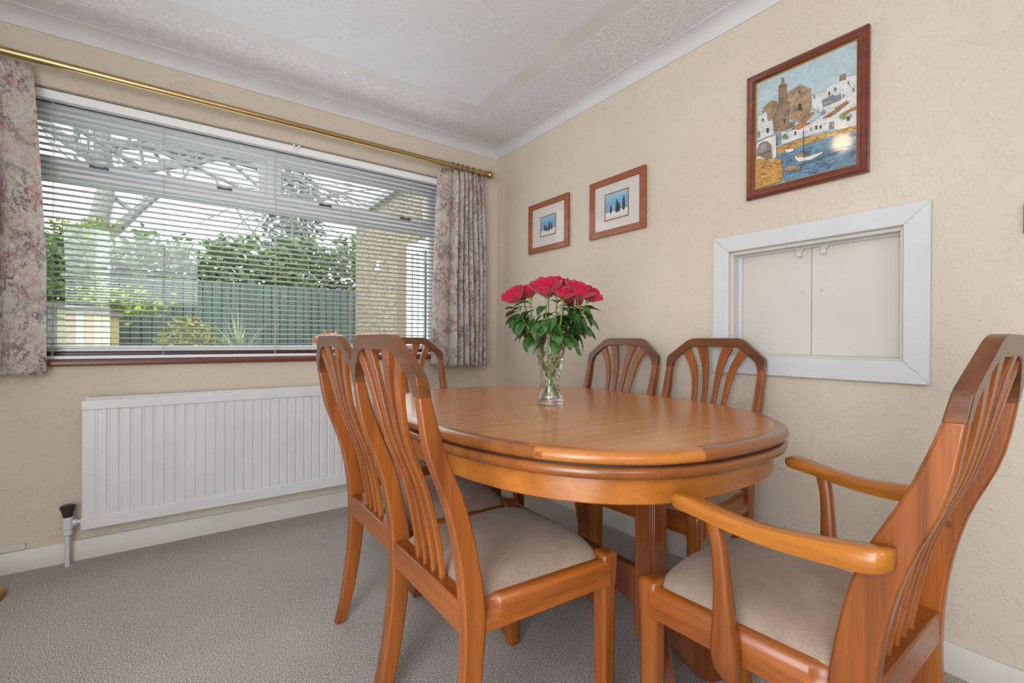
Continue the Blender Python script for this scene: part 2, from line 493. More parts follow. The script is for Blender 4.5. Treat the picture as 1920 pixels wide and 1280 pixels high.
b = MB(); b.box(WX0 + .06, WX1 - .06, F0 - .012, F0, ZB - .012, ZB); b.box(WX0 + .06, WX1 - .06, F0 - .012, F0, 1.642, 1.655)
wpart(b, 'glazing_bead', M['upvc'], bevel=.003)
b = MB(); b.prism([(WX0, .10, .832), (WX0, -.022, .832), (WX0, -.028, .838), (WX0, -.028, .85), (WX0, -.022, .855), (WX0, .10, .855)], (WX1 - WX0, 0, 0))
wpart(b, 'window_sill', M['sill'])

blind = thing('venetian_blind', ((WX0 + WX1) / 2, .045, 2.0),
              label='white venetian blind with open slats hanging inside the window recess', cat='blind')
def bpart(mb, name, mat, **k): return wpart(mb, name, mat, blind, **k)
BX0, BX1 = WX0 + .012, WX1 - .012
b = MB(); b.box(BX0, BX1, .022, .058, 1.958, 1.996); bpart(b, 'head_rail', M['slat'], bevel=.003)
b = MB()
pitch, z = .0256, .926
nsl = 0
while z < 1.95:
    w_, tilt, n = .0125, radians(-11), 4
    top = [];
    for k in range(n + 1):
        t = -1 + 2 * k / n
        top.append((.042 + t * w_ * cos(tilt), z + t * w_ * sin(tilt) + .0022 * (1 - t * t)))
    A = b.add([(BX0 + .004, y, zz) for y, zz in top]); B = b.add([(BX1 - .004, y, zz) for y, zz in top])
    for k in range(n): b.idx([A[k], A[k + 1], B[k + 1], B[k]])
    z += pitch; nsl += 1
so = bpart(b, 'slats', M['slat'])
sm = so.modifiers.new('thickness', 'SOLIDIFY'); sm.thickness = .0009
b = MB(); b.box(BX0, BX1, .028, .056, .858, .873); bpart(b, 'bottom_rail', M['slat'], bevel=.003)
for x in (-2.25, -1.872, -1.395, -1.0, -.62):
    b = MB()
    for y in (.0265, .0575): b.tube([(x, y, .866), (x, y, 1.97)], .0007, 4)
    b.tube([(x + .004, .042, .866), (x + .004, .042, 1.97)], .0008, 4)
    bpart(b, 'ladder_cord', plain('cord', (206, 202, 190), .8))
b = MB(); b.tube([(-1.310, .012, 1.994), (-1.312, .006, 1.978), (-1.302, .004, 1.965), (-1.290, .006, 1.979), (-1.286, .012, 1.994)], .0022, 6)
b.box(-1.316, -1.306, .006, .022, 1.99, 1.998); b.box(-1.29, -1.28, .006, .022, 1.99, 1.998)
bpart(b, 'cord_hook', M['upvc'])

# ------------------------------------------------------------------ curtains and pole
pole = thing('curtain_pole', (-1.35, -.09, 2.063), label='long brass curtain pole with finial above the window', cat='curtain pole')
def ppart(mb, name, mat, par=pole, **k): return wpart(mb, name, mat, par, **k)
PZ = lambda x: 2.061 - .004 * (x + 2.3) / 2.2
b = MB(); b.tube([(x, -.09, PZ(x)) for x in (-2.68, -2.0, -1.2, -.4, -.165)], .0155, 20); ppart(b, 'rod', M['brass'])
b = MB(); b.lathe([(.0155, 0), (.022, .002), (.023, .008), (.016, .012), (.015, .022), (.021, .026), (.026, .036), (.027, .046), (.022, .056), (.012, .062), (.016, .067), (.012, .075), (.003, .08)], 24, (-.165, -.09, PZ(-.165)), 'x')
ppart(b, 'finial', M['brass'])
for x in (-.2, -2.5):
    b = MB(); b.lathe([(.0158, -.006), (.022, -.006), (.023, 0), (.022, .006), (.0158, .006)], 24, (x, -.09, PZ(x)), 'x')
    b.box(x - .006, x + .006, -.08, 0, PZ(x) - .022, PZ(x) - .012); b.lathe([(.02, -.006), (.02, 0)], 16, (x, 0, PZ(x) - .017), 'y')
    ppart(b, 'bracket', M['brass'])
def curtain(name, folds, xt, xb, z0, z1, label, ring_x, flip=False):
    """folds: list of (share of width, depth) - a convex fold for each entry, with a deep crease between"""
    root = thing(name, ((xt[0] + xt[1]) / 2, -.09, z1), label=label, cat='curtain', group=None)
    prof = [(0.0, 0.0, 0.0)]; s_ = 0; L = 0
    tot = sum(f[0] for f in folds)
    pts = []
    for fw, fd in folds:
        for k in range(9):
            t = k / 8
            pts.append((s_ + fw / tot * t, -fd * (sin(pi * t) ** .7)))
        s_ += fw / tot
    nz = 44
    b = MB(); uv = []
    rows = []
    width = max(abs(xt[1] - xt[0]), abs(xb[1] - xb[0]))
    arc = [0]
    for i in range(1, len(pts)):
        arc.append(arc[-1] + sqrt(((pts[i][0] - pts[i - 1][0]) * width) ** 2 + (pts[i][1] - pts[i - 1][1]) ** 2))
    for j in range(nz + 1):
        t = j / nz; z = lerp(z1, z0, t)
        e = min(1, t * 1.6) ** .8
        xl, xr = lerp(xt[0], xb[0], e), lerp(xt[1], xb[1], e)
        row = []
        for i, (s0, d) in enumerate(pts):
            head = max(0, 1 - t / .07)
            dd = d * (0.75 + .35 * t) * (1 - .45 * head) + head * .008 * sin(s0 * 95) + .004 * sin(7 * t + 9 * s0)
            x = lerp(xl, xr, s0) + .004 * sin(5 * t + 14 * s0) * t
            zz = z + (.004 * sin(40 * s0) if j == nz else 0) + (.006 * sin(60 * s0) if j == 0 else 0)
            row.append((x, -.068 + dd, zz)); uv.append((arc[i] + (7 if flip else 0), z))
        rows.append(b.add(row))
    for A, B in zip(rows, rows[1:]):
        for k in range(len(A) - 1): b.idx([A[k], A[k + 1], B[k + 1], B[k]])
    b.uv = uv
    o = ppart(b, 'curtain_cloth', M['curtain'], root, smooth=180)
    m = o.modifiers.new('thickness', 'SOLIDIFY'); m.thickness = .0025
    for x in ring_x:
        b = MB(); R_, r_ = .0195, .0032
        rings = []
        for k in range(24):
            a = 2 * pi * k / 24
            rings.append([(x + r_ * cos(c) * 1.7, -.09 + (R_ + r_ * sin(c)) * cos(a), PZ(x) + (R_ + r_ * sin(c)) * sin(a)) for c in [2 * pi * q / 8 for q in range(8)]])
        b.loft(rings, True, False, 0, True)
        ppart(b, 'curtain_ring', M['brass'], root)
    return root
curtain('curtain', [(2.6, .024), (1.1, .058), (.85, .056), (.8, .058), (.85, .054), (.75, .055), (.8, .05), (.7, .04)],
        (-.492, -.168), (-.532, -.140), .785, 2.038, 'short floral curtain in many folds at the right end of the pole', (-.40, -.365, -.33, -.295, -.25))
curtain('curtain', [(1.0, .04), (1.0, .045), (1.1, .04), (.8, .04), (2.0, .03)],
        (-2.60, -2.292), (-2.62, -2.247), .803, 2.04, 'short floral curtain cut off by the left edge, beside the radiator valve', (-2.56, -2.51, -2.46, -2.385), True)

# ------------------------------------------------------------------ radiator
rad = thing('radiator', (-1.6, -.06, .14), label='long white ribbed panel radiator under the window', cat='radiator')
def rpart(mb, name, mat, par=rad, **k): return wpart(mb, name, mat, par, **k)
RX0, RX1, RZ0, RZ1 = -2.142, -1.0, .148, .692
b = MB()
sec = []
x = RX0 + .046
row = [(RX0 + .004, -.0845), (RX0 + .042, -.0845)]
while x < RX1 - .05:
    row += [(x - .003, -.0845), (x, -.0815), (x + .004, -.0815), (x + .008, -.086)]
    row += [(x + .033, -.086)]
    x += .0392
row += [(RX1 - .004, -.083)]
A = b.add([(x, y, RZ0 + .055) for x, y in row]); B = b.add([(x, y, RZ1 - .042) for x, y in row])
for k in range(len(row) - 1): b.idx([A[k], A[k + 1], B[k + 1], B[k]])
b.box(RX0 + .004, RX1 - .004, -.074, -.045, RZ0 + .01, RZ1 - .01)
rpart(b, 'ribbed_panel', M['rad'], smooth=25)
b = MB(); b.box(RX0, RX1, -.092, -.06, RZ1 - .044, RZ1 - .002); rpart(b, 'top_band', M['rad'], bevel=.004)
b = MB(); b.box(RX0, RX1, -.092, -.06, RZ0, RZ0 + .055); rpart(b, 'bottom_band', M['rad'], bevel=.004)
b = MB(); b.box(RX0 + .01, RX1 - .01, -.058, -.02, RZ1 - .004, RZ1 + .006)
x = RX0 + .03
while x < RX1 - .05:
    b.box(x, x + .03, -.066, -.058, RZ1 - .01, RZ1 + .003); x += .045
rpart(b, 'top_grille', M['rad'], bevel=.002)
b = MB(); b.box(RX0 + .012, RX1 - .012, -.044, -.012, RZ0 - .012, RZ1 - .02); rpart(b, 'rear_panel', M['rad'], bevel=.003)
# valve
val = MB(); vx, vy = -2.185, -.062
val.tube([(vx, vy, 0), (vx, vy, .15)], .0085, 12); val.lathe([(.012, .13), (.0165, .134), (.0165, .152), (.012, .156)], 8, (vx, vy, 0))
val.lathe([(.013, .154), (.019, .16), (.020, .2), (.015, .206)], 14, (vx, vy, 0))
val.tube([(vx, vy, .18), (RX0 + .006, vy, .18)], .009, 10); val.lathe([(.014, .016), (.014, .03)], 6, (vx, vy, .18), 'x')
vo = rpart(val, 'valve_body', M['white'])
b = MB(); b.lathe([(.014, .206), (.016, .212), (.018, .224), (.025, .244), (.026, .252), (.02, .256), (.008, .257)], 12, (vx, vy, 0))
k = rpart(b, 'valve_knob', plain('dark_brown_plastic', (58, 46, 40), .35), rad); tag(k, label='dark brown valve knob')
b = MB(); b.tube([(RX1 - .006, vy, .18), (RX1 + .045, vy, .18), (RX1 + .05, vy, .17), (RX1 + .05, vy, 0)], .0085, 10); rpart(b, 'return_pipe', M['white'])

# ------------------------------------------------------------------ serving hatch
hatch = thing('serving_hatch', (0, -1.975, .83), label='white framed serving hatch with closed doors on right wall', cat='serving hatch')
def hpart(mb, name, mat, par=hatch, **k): return wpart(mb, name, mat, par, **k)
oy0, oy1, oz0, oz1 = -2.316, -1.632, .824, 1.373
def frame_x(x0, x1, O, I):
    """mitred frame lying against a wall of constant x; O, I = (y0, y1, z0, z1)"""
    b = MB()
    co = lambda R: [(R[0], R[2]), (R[1], R[2]), (R[1], R[3]), (R[0], R[3])]
    o_, i_ = co(O), co(I)
    for k in range(4):
        q = [o_[k], o_[(k + 1) % 4], i_[(k + 1) % 4], i_[k]]
        b.prism([(x0, *p) for p in q], (x1 - x0, 0, 0))
    return b
hpart(frame_x(-.02, 0, (oy0, oy1, oz0, oz1), (HY0, HY1, HZ0, HZ1)), 'frame', M['white'], bevel=.003)
b = frame_x(0, .14, (HY0, HY1, HZ0, HZ1), (HY0 + .012, HY1 - .012, HZ0 + .006, HZ1 - .012)); hpart(b, 'reveal', M['hatchdoor'], bevel=.001)
b = frame_x(.038, .052, (HY0 + .012, HY1 - .012, HZ0 + .006, HZ1 - .012), (HY0 + .018, HY1 - .026, HZ0 + .009, HZ1 - .018)); hpart(b, 'stop_bead', M['white'], bevel=.001)
split = -1.972
for y0, y1, ky in ((HY0 + .014, split - .001, split - .033), (split + .001, HY1 - .014, split + .03)):
    b = MB(); b.box(.053, .072, y0, y1, HZ0 + .008, HZ1 - .014)
    d = hpart(b, 'door', M['hatchdoor'], bevel=.0015)
    b = MB(); b.lathe([(.0042, .0535), (.0042, .046), (.003, .044)], 12, (0, ky, 1.135), 'x')
    kn = b.build('knob', M['white'], d); kn.matrix_parent_inverse = (Matrix.Translation(-hatch.location)).copy() if False else Matrix.Identity(4)
    cy = ky + (-.012 if ky < split else .004)
    b = MB(); b.box(.040, .056, cy - .012, cy + .014, HZ1 - .026, HZ1 - .018); b.box(.036, .054, cy - .006, cy + .01, HZ1 - .046, HZ1 - .026)
    hpart(b, 'catch', M['hatchdoor'], bevel=.0015)

# ------------------------------------------------------------------ pictures
def picture(name, y0, y1, z0, z1, fw, label, cat, roll=0):
    root = thing(name, (0, (y0 + y1) / 2, (z0 + z1) / 2), label=label, cat=cat)
    root.rotation_euler = (radians(roll), 0, 0)
    return root, (y1 - y0) / 2, (z1 - z0) / 2
M['frame1'] = wood('small_frame_wood', (134, 72, 42), (164, 94, 58), 'y', rough=.35)
M['frame2'] = wood('dark_mahogany_frame', (86, 38, 26), (130, 60, 40), 'y', rough=.3)
M['mount'] = plain('cream_mount', (206, 203, 196), .8, coat=1.0, coat_rough=.03)
M['slip'] = plain('rust_slip', (160, 92, 66), .6)
M['gilt'] = NT('gilt_slip').fin(srgb(196, 166, 84), .4, metal=.6)
def mk_beach(name, seed):
    n = NT(name); c = n.coord('Object', (1, 1, 1))
    sp = n.n.new('ShaderNodeSeparateXYZ'); n.t.links.new(c, sp.inputs[0])
    wob = n.math('ADD', sp.outputs[2], n.math('MULTIPLY', n.math('SUBTRACT', n.noise(c, 30 + seed, 3), .5), .03))
    k = n.math('ADD', n.math('MULTIPLY', wob, 8.0), .5)
    col = n.ramp(k, [(.02, srgb(196, 206, 204)), (.28, srgb(214, 220, 214)), (.33, srgb(96, 128, 144)), (.38, srgb(120, 164, 190)), (.62, srgb(104, 160, 196)), (.95, srgb(140, 190, 214))])
    return n.fin(col, .6, coat=1.0, coat_rough=.03)
def small_picture(y0, y1, z0, z1, label, iw, ih, beach, marks, roll):
    r, hw, hh = picture('framed_picture', y0, y1, z0, z1, .033, label, 'picture', roll)
    O, I = (-hw, hw, -hh, hh), (-hw + .033, hw - .033, -hh + .033, hh - .033)
    b = frame_x(-.020, -.001, O, I); b.build('frame', M['frame1'], r, bevel=.003)
    b = MB(); b.box(-.010, -.002, I[0], I[1], I[2], I[3]); b.build('mount', M['mount'], r, smooth=0)
    b = frame_x(-.0112, -.0098, (-iw - .006, iw + .006, -ih - .006 , ih + .006), (-iw, iw, -ih, ih)); b.build('slip', M['slip'], r, smooth=0)
    b = MB(); b.box(-.0108, -.0099, -iw, iw, -ih, ih)
    p = b.build('print', beach, r, smooth=0)
    b = MB()
    for (a, c, w2, h2) in marks:      # weathered posts standing on the sand
        b.prism([(-.0107, a + w2 * 1.9 * sin(2 * pi * q / 16) * (1 - .45 * cos(2 * pi * q / 16)), c + h2 * (.5 + .5 * cos(2 * pi * q / 16))) for q in range(16)], (-.0004, 0, 0))
    b.build('painted_posts', plain('paint_dark_slate', (56, 64, 74), .6), p, smooth=0)
small_picture(-.748, -.381, 1.491, 1.795, 'wooden framed beach print, the one nearest the window', .066, .056, mk_beach('beach_print_grey_blue', 0),
              [(.03, -.03, .004, .040), (.012, -.034, .004, .038), (-.012, -.036, .005, .060), (-.034, -.03, .004, .045)], 0)
small_picture(-1.283, -.917, 1.491, 1.790, 'wooden framed blue beach print with cream mount, between the other two pictures', .074, .064, mk_beach('beach_print_blue', 9),
              [(.036, -.036, .004, .044), (-.004, -.04, .005, .07), (-.018, -.038, .004, .05), (-.048, -.036, .005, .075)], 0)

# large harbour painting
root, hw, hh = picture('framed_painting', -2.1625, -1.767, 1.4995, 1.976, .036, 'large dark framed painting of a white harbour town above the hatch', 'painting')
b = frame_x(-.018, -.001, (-hw, hw, -hh, hh), (-hw + .008, hw - .008, -hh + .008, hh - .008)); b.build('frame_back_edge', M['frame2'], root, bevel=.002)
b = MB()
prof = [(.004, -.002), (.004, -.022), (.009, -.027), (.016, -.026), (.021, -.021), (.024, -.020), (.028, -.022), (.032, -.019), (.032, -.006)]
rings = []
for sy, sz in ((-1, -1), (1, -1), (1, 1), (-1, 1)):
    rings.append([(px, sy * (hw - d), sz * (hh - d)) for d, px in prof])
b.loft(rings, False, False, 0, True); b.build('frame', M['frame2'], root, smooth=50)
b = frame_x(-.014, -.004, (-hw + .030, hw - .030, -hh + .030, hh - .030), (-hw + .035, hw - .035, -hh + .035, hh - .035)); b.build('slip', M['gilt'], root, smooth=0)
cw, chh = hw - .034, hh - .034
PC = {'sky': (178, 200, 208), 'tan': (176, 148, 116), 'tan2': (150, 122, 94), 'ochre': (206, 156, 72), 'roof': (178, 122, 68), 'white': (218, 220, 220),
      'shade': (150, 152, 160), 'water': (104, 142, 166), 'water2': (74, 106, 134), 'dark': (54, 48, 48), 'green': (120, 152, 76), 'foam': (150, 178, 192)}
def mk_paint(k, c):
    n = NT('paint_' + k); co = n.coord('Object', (1, 1, 1.6))
    f = n.math('ADD', n.math('MULTIPLY', n.noise(co, 26, 3, .6, .8), .6), n.math('MULTIPLY', n.noise(co, 120, 2, .6), .4))
    g = .30 if k not in ('sky', 'dark', 'white') else .10
    return n.fin(n.ramp(f, [(.36, srgb(*[x * (1 - g) for x in c])), (.56, srgb(*c)), (.68, srgb(*[min(255, x * (1 + g * .5)) for x in c]))]), .55, coat=.9, coat_rough=.07)
pm = [mk_paint(k, c) for k, c in PC.items()]
pi_ = {k: i for i, k in enumerate(PC)}
pb = MB(); lay = [0]
def PT(u, v, off=0):
    a = (u - 108) / 704; vt = 440 - 310 * a; vb = 1180 - 180 * a
    bb_ = (vb - v) / (vb - vt)
    a, bb_ = min(1, max(0, a)), min(1, max(0, bb_))
    return (-.0085 - lay[0] * .00006 - off, cw - 2 * cw * a, -chh + 2 * chh * bb_)
def paint(col, pts, outline=True):
    lay[0] += 1
    P = [PT(u, v) for u, v in pts]
    pb.face(P, pi_[col])
    if outline:
        lay[0] += 1
        for (u0, v0), (u1, v1) in zip(pts, pts[1:] + pts[:1]): stroke(u0, v0, u1, v1, 1.0)
def stroke(u0, v0, u1, v1, w_=2, col='dark'):
    d = sqrt((u1 - u0) ** 2 + (v1 - v0) ** 2) or 1
    nx, ny = -(v1 - v0) / d * w_, (u1 - u0) / d * w_
    pb.face([PT(u0 + nx, v0 + ny), PT(u1 + nx, v1 + ny), PT(u1 - nx, v1 - ny), PT(u0 - nx, v0 - ny)], pi_[col])
paint('sky', [(108, 440), (812, 130), (812, 1000), (108, 1180)], False)
paint('tan', [(350, 490), (435, 430), (515, 460), (515, 600), (500, 640), (400, 700), (350, 650)])
paint('tan2', [(285, 560), (280, 470), (285, 440), (300, 430), (305, 390), (318, 385), (325, 425), (345, 430), (345, 480), (352, 560)])
paint('tan2', [(235, 755), (240, 640), (270, 580), (285, 555), (360, 560), (360, 690), (400, 700), (400, 725), (300, 765)])
paint('tan', [(155, 625), (190, 590), (270, 570), (275, 600), (245, 670), (200, 690), (160, 640)])
paint('ochre', [(160, 607), (225, 550), (275, 556), (270, 572), (200, 592)])
paint('white', [(118, 665), (190, 622), (200, 690), (240, 690), (245, 785), (195, 805), (118, 835)])
paint('white', [(520, 510), (560, 490), (615, 480), (620, 450), (700, 420), (705, 395), (760, 380), (812, 372), (812, 735), (560, 770), (280, 865), (275, 765), (380, 755), (520, 700), (600, 640), (520, 600)])
paint('tan2', [(705, 372), (740, 360), (742, 402), (706, 412)])
for q in ([(430, 692), (520, 625), (542, 627), (480, 694)], [(590, 672), (750, 560), (765, 566), (650, 660)], [(715, 640), (805, 592), (812, 612), (735, 648)], [(380, 745), (440, 700), (520, 700), (440, 745)], [(670, 605), (745, 555), (760, 560), (700, 605)]):
    paint('roof', q)
for q in ([(600, 540), (665, 505), (670, 560), (600, 590)], [(250, 765), (305, 755), (305, 850), (270, 860)], [(640, 700), (670, 692), (668, 745), (640, 750)], [(665, 520), (712, 500), (712, 545), (670, 560)]):
    paint('shade', q)
for u, v, w_, h in ((400, 600, 16, 34), (440, 592, 22, 44), (436, 485, 12, 14), (200, 760, 18, 30), (130, 790, 20, 40), (330, 690, 8, 26), (540, 520, 8, 20), (600, 560, 10, 26), (640, 500, 9, 22), (555, 735, 12, 26), (585, 732, 10, 24), (650, 720, 14, 30), (760, 680, 14, 26), (760, 430, 8, 20), (790, 480, 9, 22), (680, 470, 9, 18), (410, 775, 10, 24), (520, 750, 8, 20), (605, 630, 20, 28), (775, 660, 9, 18), (730, 520, 9, 18), (165, 690, 10, 16)):
    paint('shade' if (u * 7 + v) % 3 else 'dark', [(u - w_ / 2, v - h / 2), (u + w_ / 2, v - h / 2 - 3), (u + w_ / 2, v + h / 2 - 3), (u - w_ / 2, v + h / 2)])
paint('ochre', [(275, 880), (400, 830), (520, 795), (650, 772), (812, 730), (812, 765), (640, 803), (480, 855), (280, 925)])
paint('water', [(262, 930), (480, 853), (640, 801), (812, 762), (816, 1000), (330, 1115), (310, 1000)], False)
rnd = random.Random(5)
for k in range(34):
    u = rnd.uniform(330, 800); v = rnd.uniform(0, 1)
    top = 905 - (u - 300) * .28; v = lerp(top + 14, 1100 - (u - 330) * .22, v); l = rnd.uniform(18, 60)
    lay[0] += 1; stroke(u, v, min(u + l, 810), v - l * .2, rnd.uniform(2, 6), rnd.choice(['water2', 'water2', 'foam']))
paint('ochre', [(108, 962), (180, 942), (270, 947), (312, 962), (326, 1050), (312, 1115), (108, 1178)])
paint('white', [(116, 855), (200, 812), (270, 790), (276, 940), (240, 972), (116, 960)])
paint('tan2', [(120, 945), (122, 900), (150, 852), (200, 836), (235, 862), (246, 960), (200, 968), (150, 945)])
paint('shade', [(128, 925), (132, 890), (160, 855), (195, 848), (205, 900), (170, 925)])
paint('white', [(410, 932), (480, 946), (602, 905), (606, 916), (530, 962), (440, 977), (415, 960)])
paint('ochre', [(420, 925), (470, 912), (480, 940), (430, 945)])
paint('white', [(338, 892), (402, 880), (406, 900), (350, 917)])
paint('tan', [(335, 1040), (350, 1010), (400, 1000), (455, 1005), (450, 1025), (380, 1045)])
lay[0] += 1; stroke(472, 750, 474, 940, 3); stroke(560, 960, 720, 900, 2); stroke(438, 1000, 600, 960, 1.5)
for u, v, r in ((340, 800, 22), (730, 662, 24)):
    paint('green', [(u + r * cos(a) * (1 + .2 * sin(3 * a)), v + r * .9 * sin(a)) for a in [2 * pi * k / 10 for k in range(10)]], False)
lay[0] += 1
for q in ((130, 1105, 160, 1095), (160, 1095, 185, 1105), (150, 1115, 170, 1125), (170, 1125, 160, 1145), (160, 1145, 172, 1150)): stroke(*q, 1.5)
lay[0] += 1
for k in range(230):                      # loose ink hatching over the buildings and rocks
    u = rnd.uniform(125, 800); sky = interp([(108, 650), (200, 590), (285, 480), (345, 440), (435, 450), (515, 480), (620, 480), (700, 430), (812, 400)], u)[0]
    shore = interp([(108, 940), (280, 850), (520, 780), (812, 735)], u)[0]
    v = rnd.uniform(sky + 8, shore - 6); a = rnd.choice((0, 0, 1.57, 1.57, rnd.uniform(0, 3.1))) - .3 * (rnd.random() < .5)
    l = rnd.uniform(5, 22); stroke(u, v, min(u + l * cos(a), 808), v + l * sin(a), rnd.uniform(.5, 1.5), rnd.choice(('dark', 'dark', 'shade', 'tan2')))
for k in range(60):
    u = rnd.uniform(115, 320); v = rnd.uniform(970, 1100); l = rnd.uniform(8, 34); a = rnd.uniform(-.6, .3)
    stroke(u, v, min(u + l * cos(a), 322), v + l * sin(a), rnd.uniform(.6, 2), rnd.choice(('roof', 'tan2', 'dark', 'tan')))
for k in range(50):
    u = rnd.uniform(285, 800); t = interp([(275, 900), (400, 850), (520, 822), (650, 785), (812, 745)], u)[0] + rnd.uniform(-22, 16)
    stroke(u, t, min(u + rnd.uniform(6, 22), 808), t - rnd.uniform(0, 5), rnd.uniform(.6, 2), rnd.choice(('roof', 'dark', 'tan2', 'white')))
pb.build('canvas', pm, root, smooth=0)

# dark fitting just entering the right edge of the view
wf = thing('wall_fitting', (-.001, -2.56, 1.278), label='dark edge of a wall fitting at the far right edge', cat='wall fitting')
b = MB(); b.box(-.012, 0, -.06, .06, -.04, .04); b.build('back_plate', plain('dark_plate', (62, 50, 44), .4), wf, bevel=.003)
b = MB(); b.box(-.016, -.012, -.052, .052, -.033, .033); b.build('face_plate', plain('brass_plate', (150, 120, 78), .35, metal=.7), wf, bevel=.002)

# ------------------------------------------------------------------ chairs
POST = [(0, -.045, -.012), (.05, -.032, .004), (.15, -.015, .026), (.3, 0, .046), (.4, 0, .051), (.51, -.011, .034), (.62, -.036, .006),
        (.725, -.076, -.037), (.78, -.089, -.055), (.845, -.099, -.073), (.90, -.108, -.085), (.965, -.122, -.101)]
def pu(z): return interp(POST, z)
def make_chair(arms, fabric=M['fabric']):
    root = thing('carver_chair' if arms else 'dining_chair')
    HW = .2                 # half width at the back
    def pf(z):
        a, c = pu(z)
        return (a, c + (interp([(0, 0), (.15, .006), (.42, .012), (.62, .014), (.78, .004), (.846, 0)], z)[0] if arms else 0))
    for s_ in (-1, 1):
        b = MB(); rings = []
        for k in range(27):
            z = .846 * k / 26; a, c = pf(z)
            wv = interp([(0, .026), (.4, .03), (.846, .025)], z)[0]
            v0, v1 = s_ * HW, s_ * (HW - wv)
            rings.append([(a, v0, z), (c, v0, z), (c, v1, z), (a, v1, z)])
        b.loft(rings); b.build('rear_leg', M['post'], root, bevel=.005, seg=3)
        # front leg
        b = MB(); rings = []
        VF = .2145
        for z, g in ((0, -.006), (.15, -.004), (.34, -.002), (.39, .001), (.425, .002), (.436, -.003)):
            u0, u1 = .378 - g * .5, .424 + g; v1, v0 = s_ * (VF + g * .6), s_ * (VF - .044 - g * .4)
            rings.append([(u0, v0, z), (u1, v0, z), (u1, v1, z), (u0, v1, z)])
        b.loft(rings); b.build('front_leg', M['post'], root, bevel=.009, seg=3)
        # side rail with rounded outer top edge
        b = MB(); rings = []
        for t, sc in ((0, .014), (.10, .013), (.135, .009), (.155, .003), (.165, 0), (1, 0)):
            u = lerp(.03, .392, t); vo = s_ * lerp(.197, .219, t); vi = s_ * lerp(.174, .19, t); z0, z1 = lerp(.360, .362, t), lerp(.425, .424, t)
            sec = [(vi, z0), (vo, z0), (vo, z0 + .018), (vo - s_ * sc * .6, z0 + .026)]
            vo -= s_ * sc
            for q in range(6):
                a = pi / 2 * q / 5
                sec.append((vo - s_ * .018 * (1 - cos(a)), z1 - .02 + .02 * sin(a)))
            sec += [(vi, z1)]
            rings.append([(u, v, z) for v, z in sec])
        b.loft(rings); b.build('side_rail', M['rail_u'], root, smooth=50, bevel=.0015)
    b = MB(); b.box(.002, .04, -.178, .178, .362, .425); b.build('rear_rail', M['rail_v'], root, bevel=.004)
    b = MB(); b.box(.385, .414, -.185, .185, .360, .424); b.build('front_rail', M['rail_v'], root, bevel=.005)
    # crest: flat topped arch with chamfered shoulders, following the rake of the back
    def fillet(P, rads, n=5):
        out = []
        for i, p in enumerate(P):
            p = Vector(p)
            if i in (0, len(P) - 1): out.append(p); continue
            a, c = (Vector(P[i - 1]) - p), (Vector(P[i + 1]) - p)
            r = rads[i]; pa, pc = p + a.normalized() * r, p + c.normalized() * r
            for k in range(n + 1):
                t = k / n
                out.append(pa * (1 - t) ** 2 + p * 2 * t * (1 - t) + pc * t * t)
        return out
    half_o = [(HW, .842), (HW, .884), (.106, .963), (0, .963)]
    half_i = [(HW - .026, .842), (HW - .028, .866), (.098, .929), (0, .929)]
    Po = half_o + [(-a, c) for a, c in half_o[::-1][1:]]; Pi = half_i + [(-a, c) for a, c in half_i[::-1][1:]]
    ro = [0, .012, .022, .03, .022, .012, 0]; ri = [0, .022, .034, .03, .034, .022, 0]
    O, I = fillet(Po, ro), fillet(Pi, ri)
    rings = []
    for (vo, zo), (vi, zi) in zip(O, I):
        ao, co = pu(zo); ai, ci = pu(zi)
        rings.append([(ao, vo, zo), (co, vo, zo), (ci, vi, zi), (ai, vi, zi)])
    b = MB(); b.loft(rings); b.build('crest_rail', M['crest'], root, bevel=.0045, seg=3)
    # four fanned slats
    inner = [(.395, .0205, .014), (.5, .0195, .014), (.6, .0188, .015), (.70, .0195, .017), (.78, .0235, .0205), (.85, .031, .026), (.90, .044, .035), (.94, .058, .043)]
    outer = [(.395, .062, .014), (.5, .060, .014), (.6, .058, .015), (.70, .060, .018), (.78, .067, .022), (.84, .080, .028), (.885, .101, .036), (.925, .126, .042)]
    for s_ in (-1, 1):
        for tab in (inner, outer):
            b = MB(); rings = []
            zt = tab[-1][0]
            for k in range(29):
                z = lerp(.395, zt, k / 28)
                c, w_ = interp(tab, z); a, f = pu(z); m_ = (a + f) / 2 - .001
                th = .0065
                if z < .43: m_ = lerp(.018, m_, (z - .395) / .035)
                rings.append([(m_ - th, s_ * (c - w_ / 2), z), (m_ + th, s_ * (c - w_ / 2), z), (m_ + th, s_ * (c + w_ / 2), z), (m_ - th, s_ * (c + w_ / 2), z)])
            b.loft(rings); b.build('back_slat', M['post'], root, bevel=.0025)
    # drop-in seat cushion
    b = MB(); N = 18; rows = []
    for i in range(N + 1):
        t = i / N; row = []
        u = lerp(.036, .416, t)
        hwid = lerp(.176, .196, t)
        if t > .9: hwid = lerp(.196, .182, ((t - .9) / .1) ** 2)
        for j in range(N + 1):
            q = -1 + 2 * j / N
            e = (1 - abs(q) ** 3.4) * (1 - abs(2 * t - 1) ** 4.5)
            uu = u - .03 * (abs(q) ** 3) * max(0, (t - .55) / .45)
            row.append((uu, q * hwid, .424 + .040 * e ** .55))
        rows.append(b.add(row))
    for A, B in zip(rows, rows[1:]):
        for j in range(N): b.idx([A[j], A[j + 1], B[j + 1], B[j]])
    per = rows[0] + [r[-1] for r in rows[1:-1]] + rows[-1][::-1] + [r[0] for r in rows[1:-1]][::-1]
    low = b.add([(b.v[k][0] * .985 + .003, b.v[k][1] * .985, .395) for k in per])
    for k in range(len(per)): b.idx([per[k], per[(k + 1) % len(per)], low[(k + 1) % len(per)], low[k]])
    b.idx(low)
    b.build('seat_cushion', fabric, root, smooth=180)
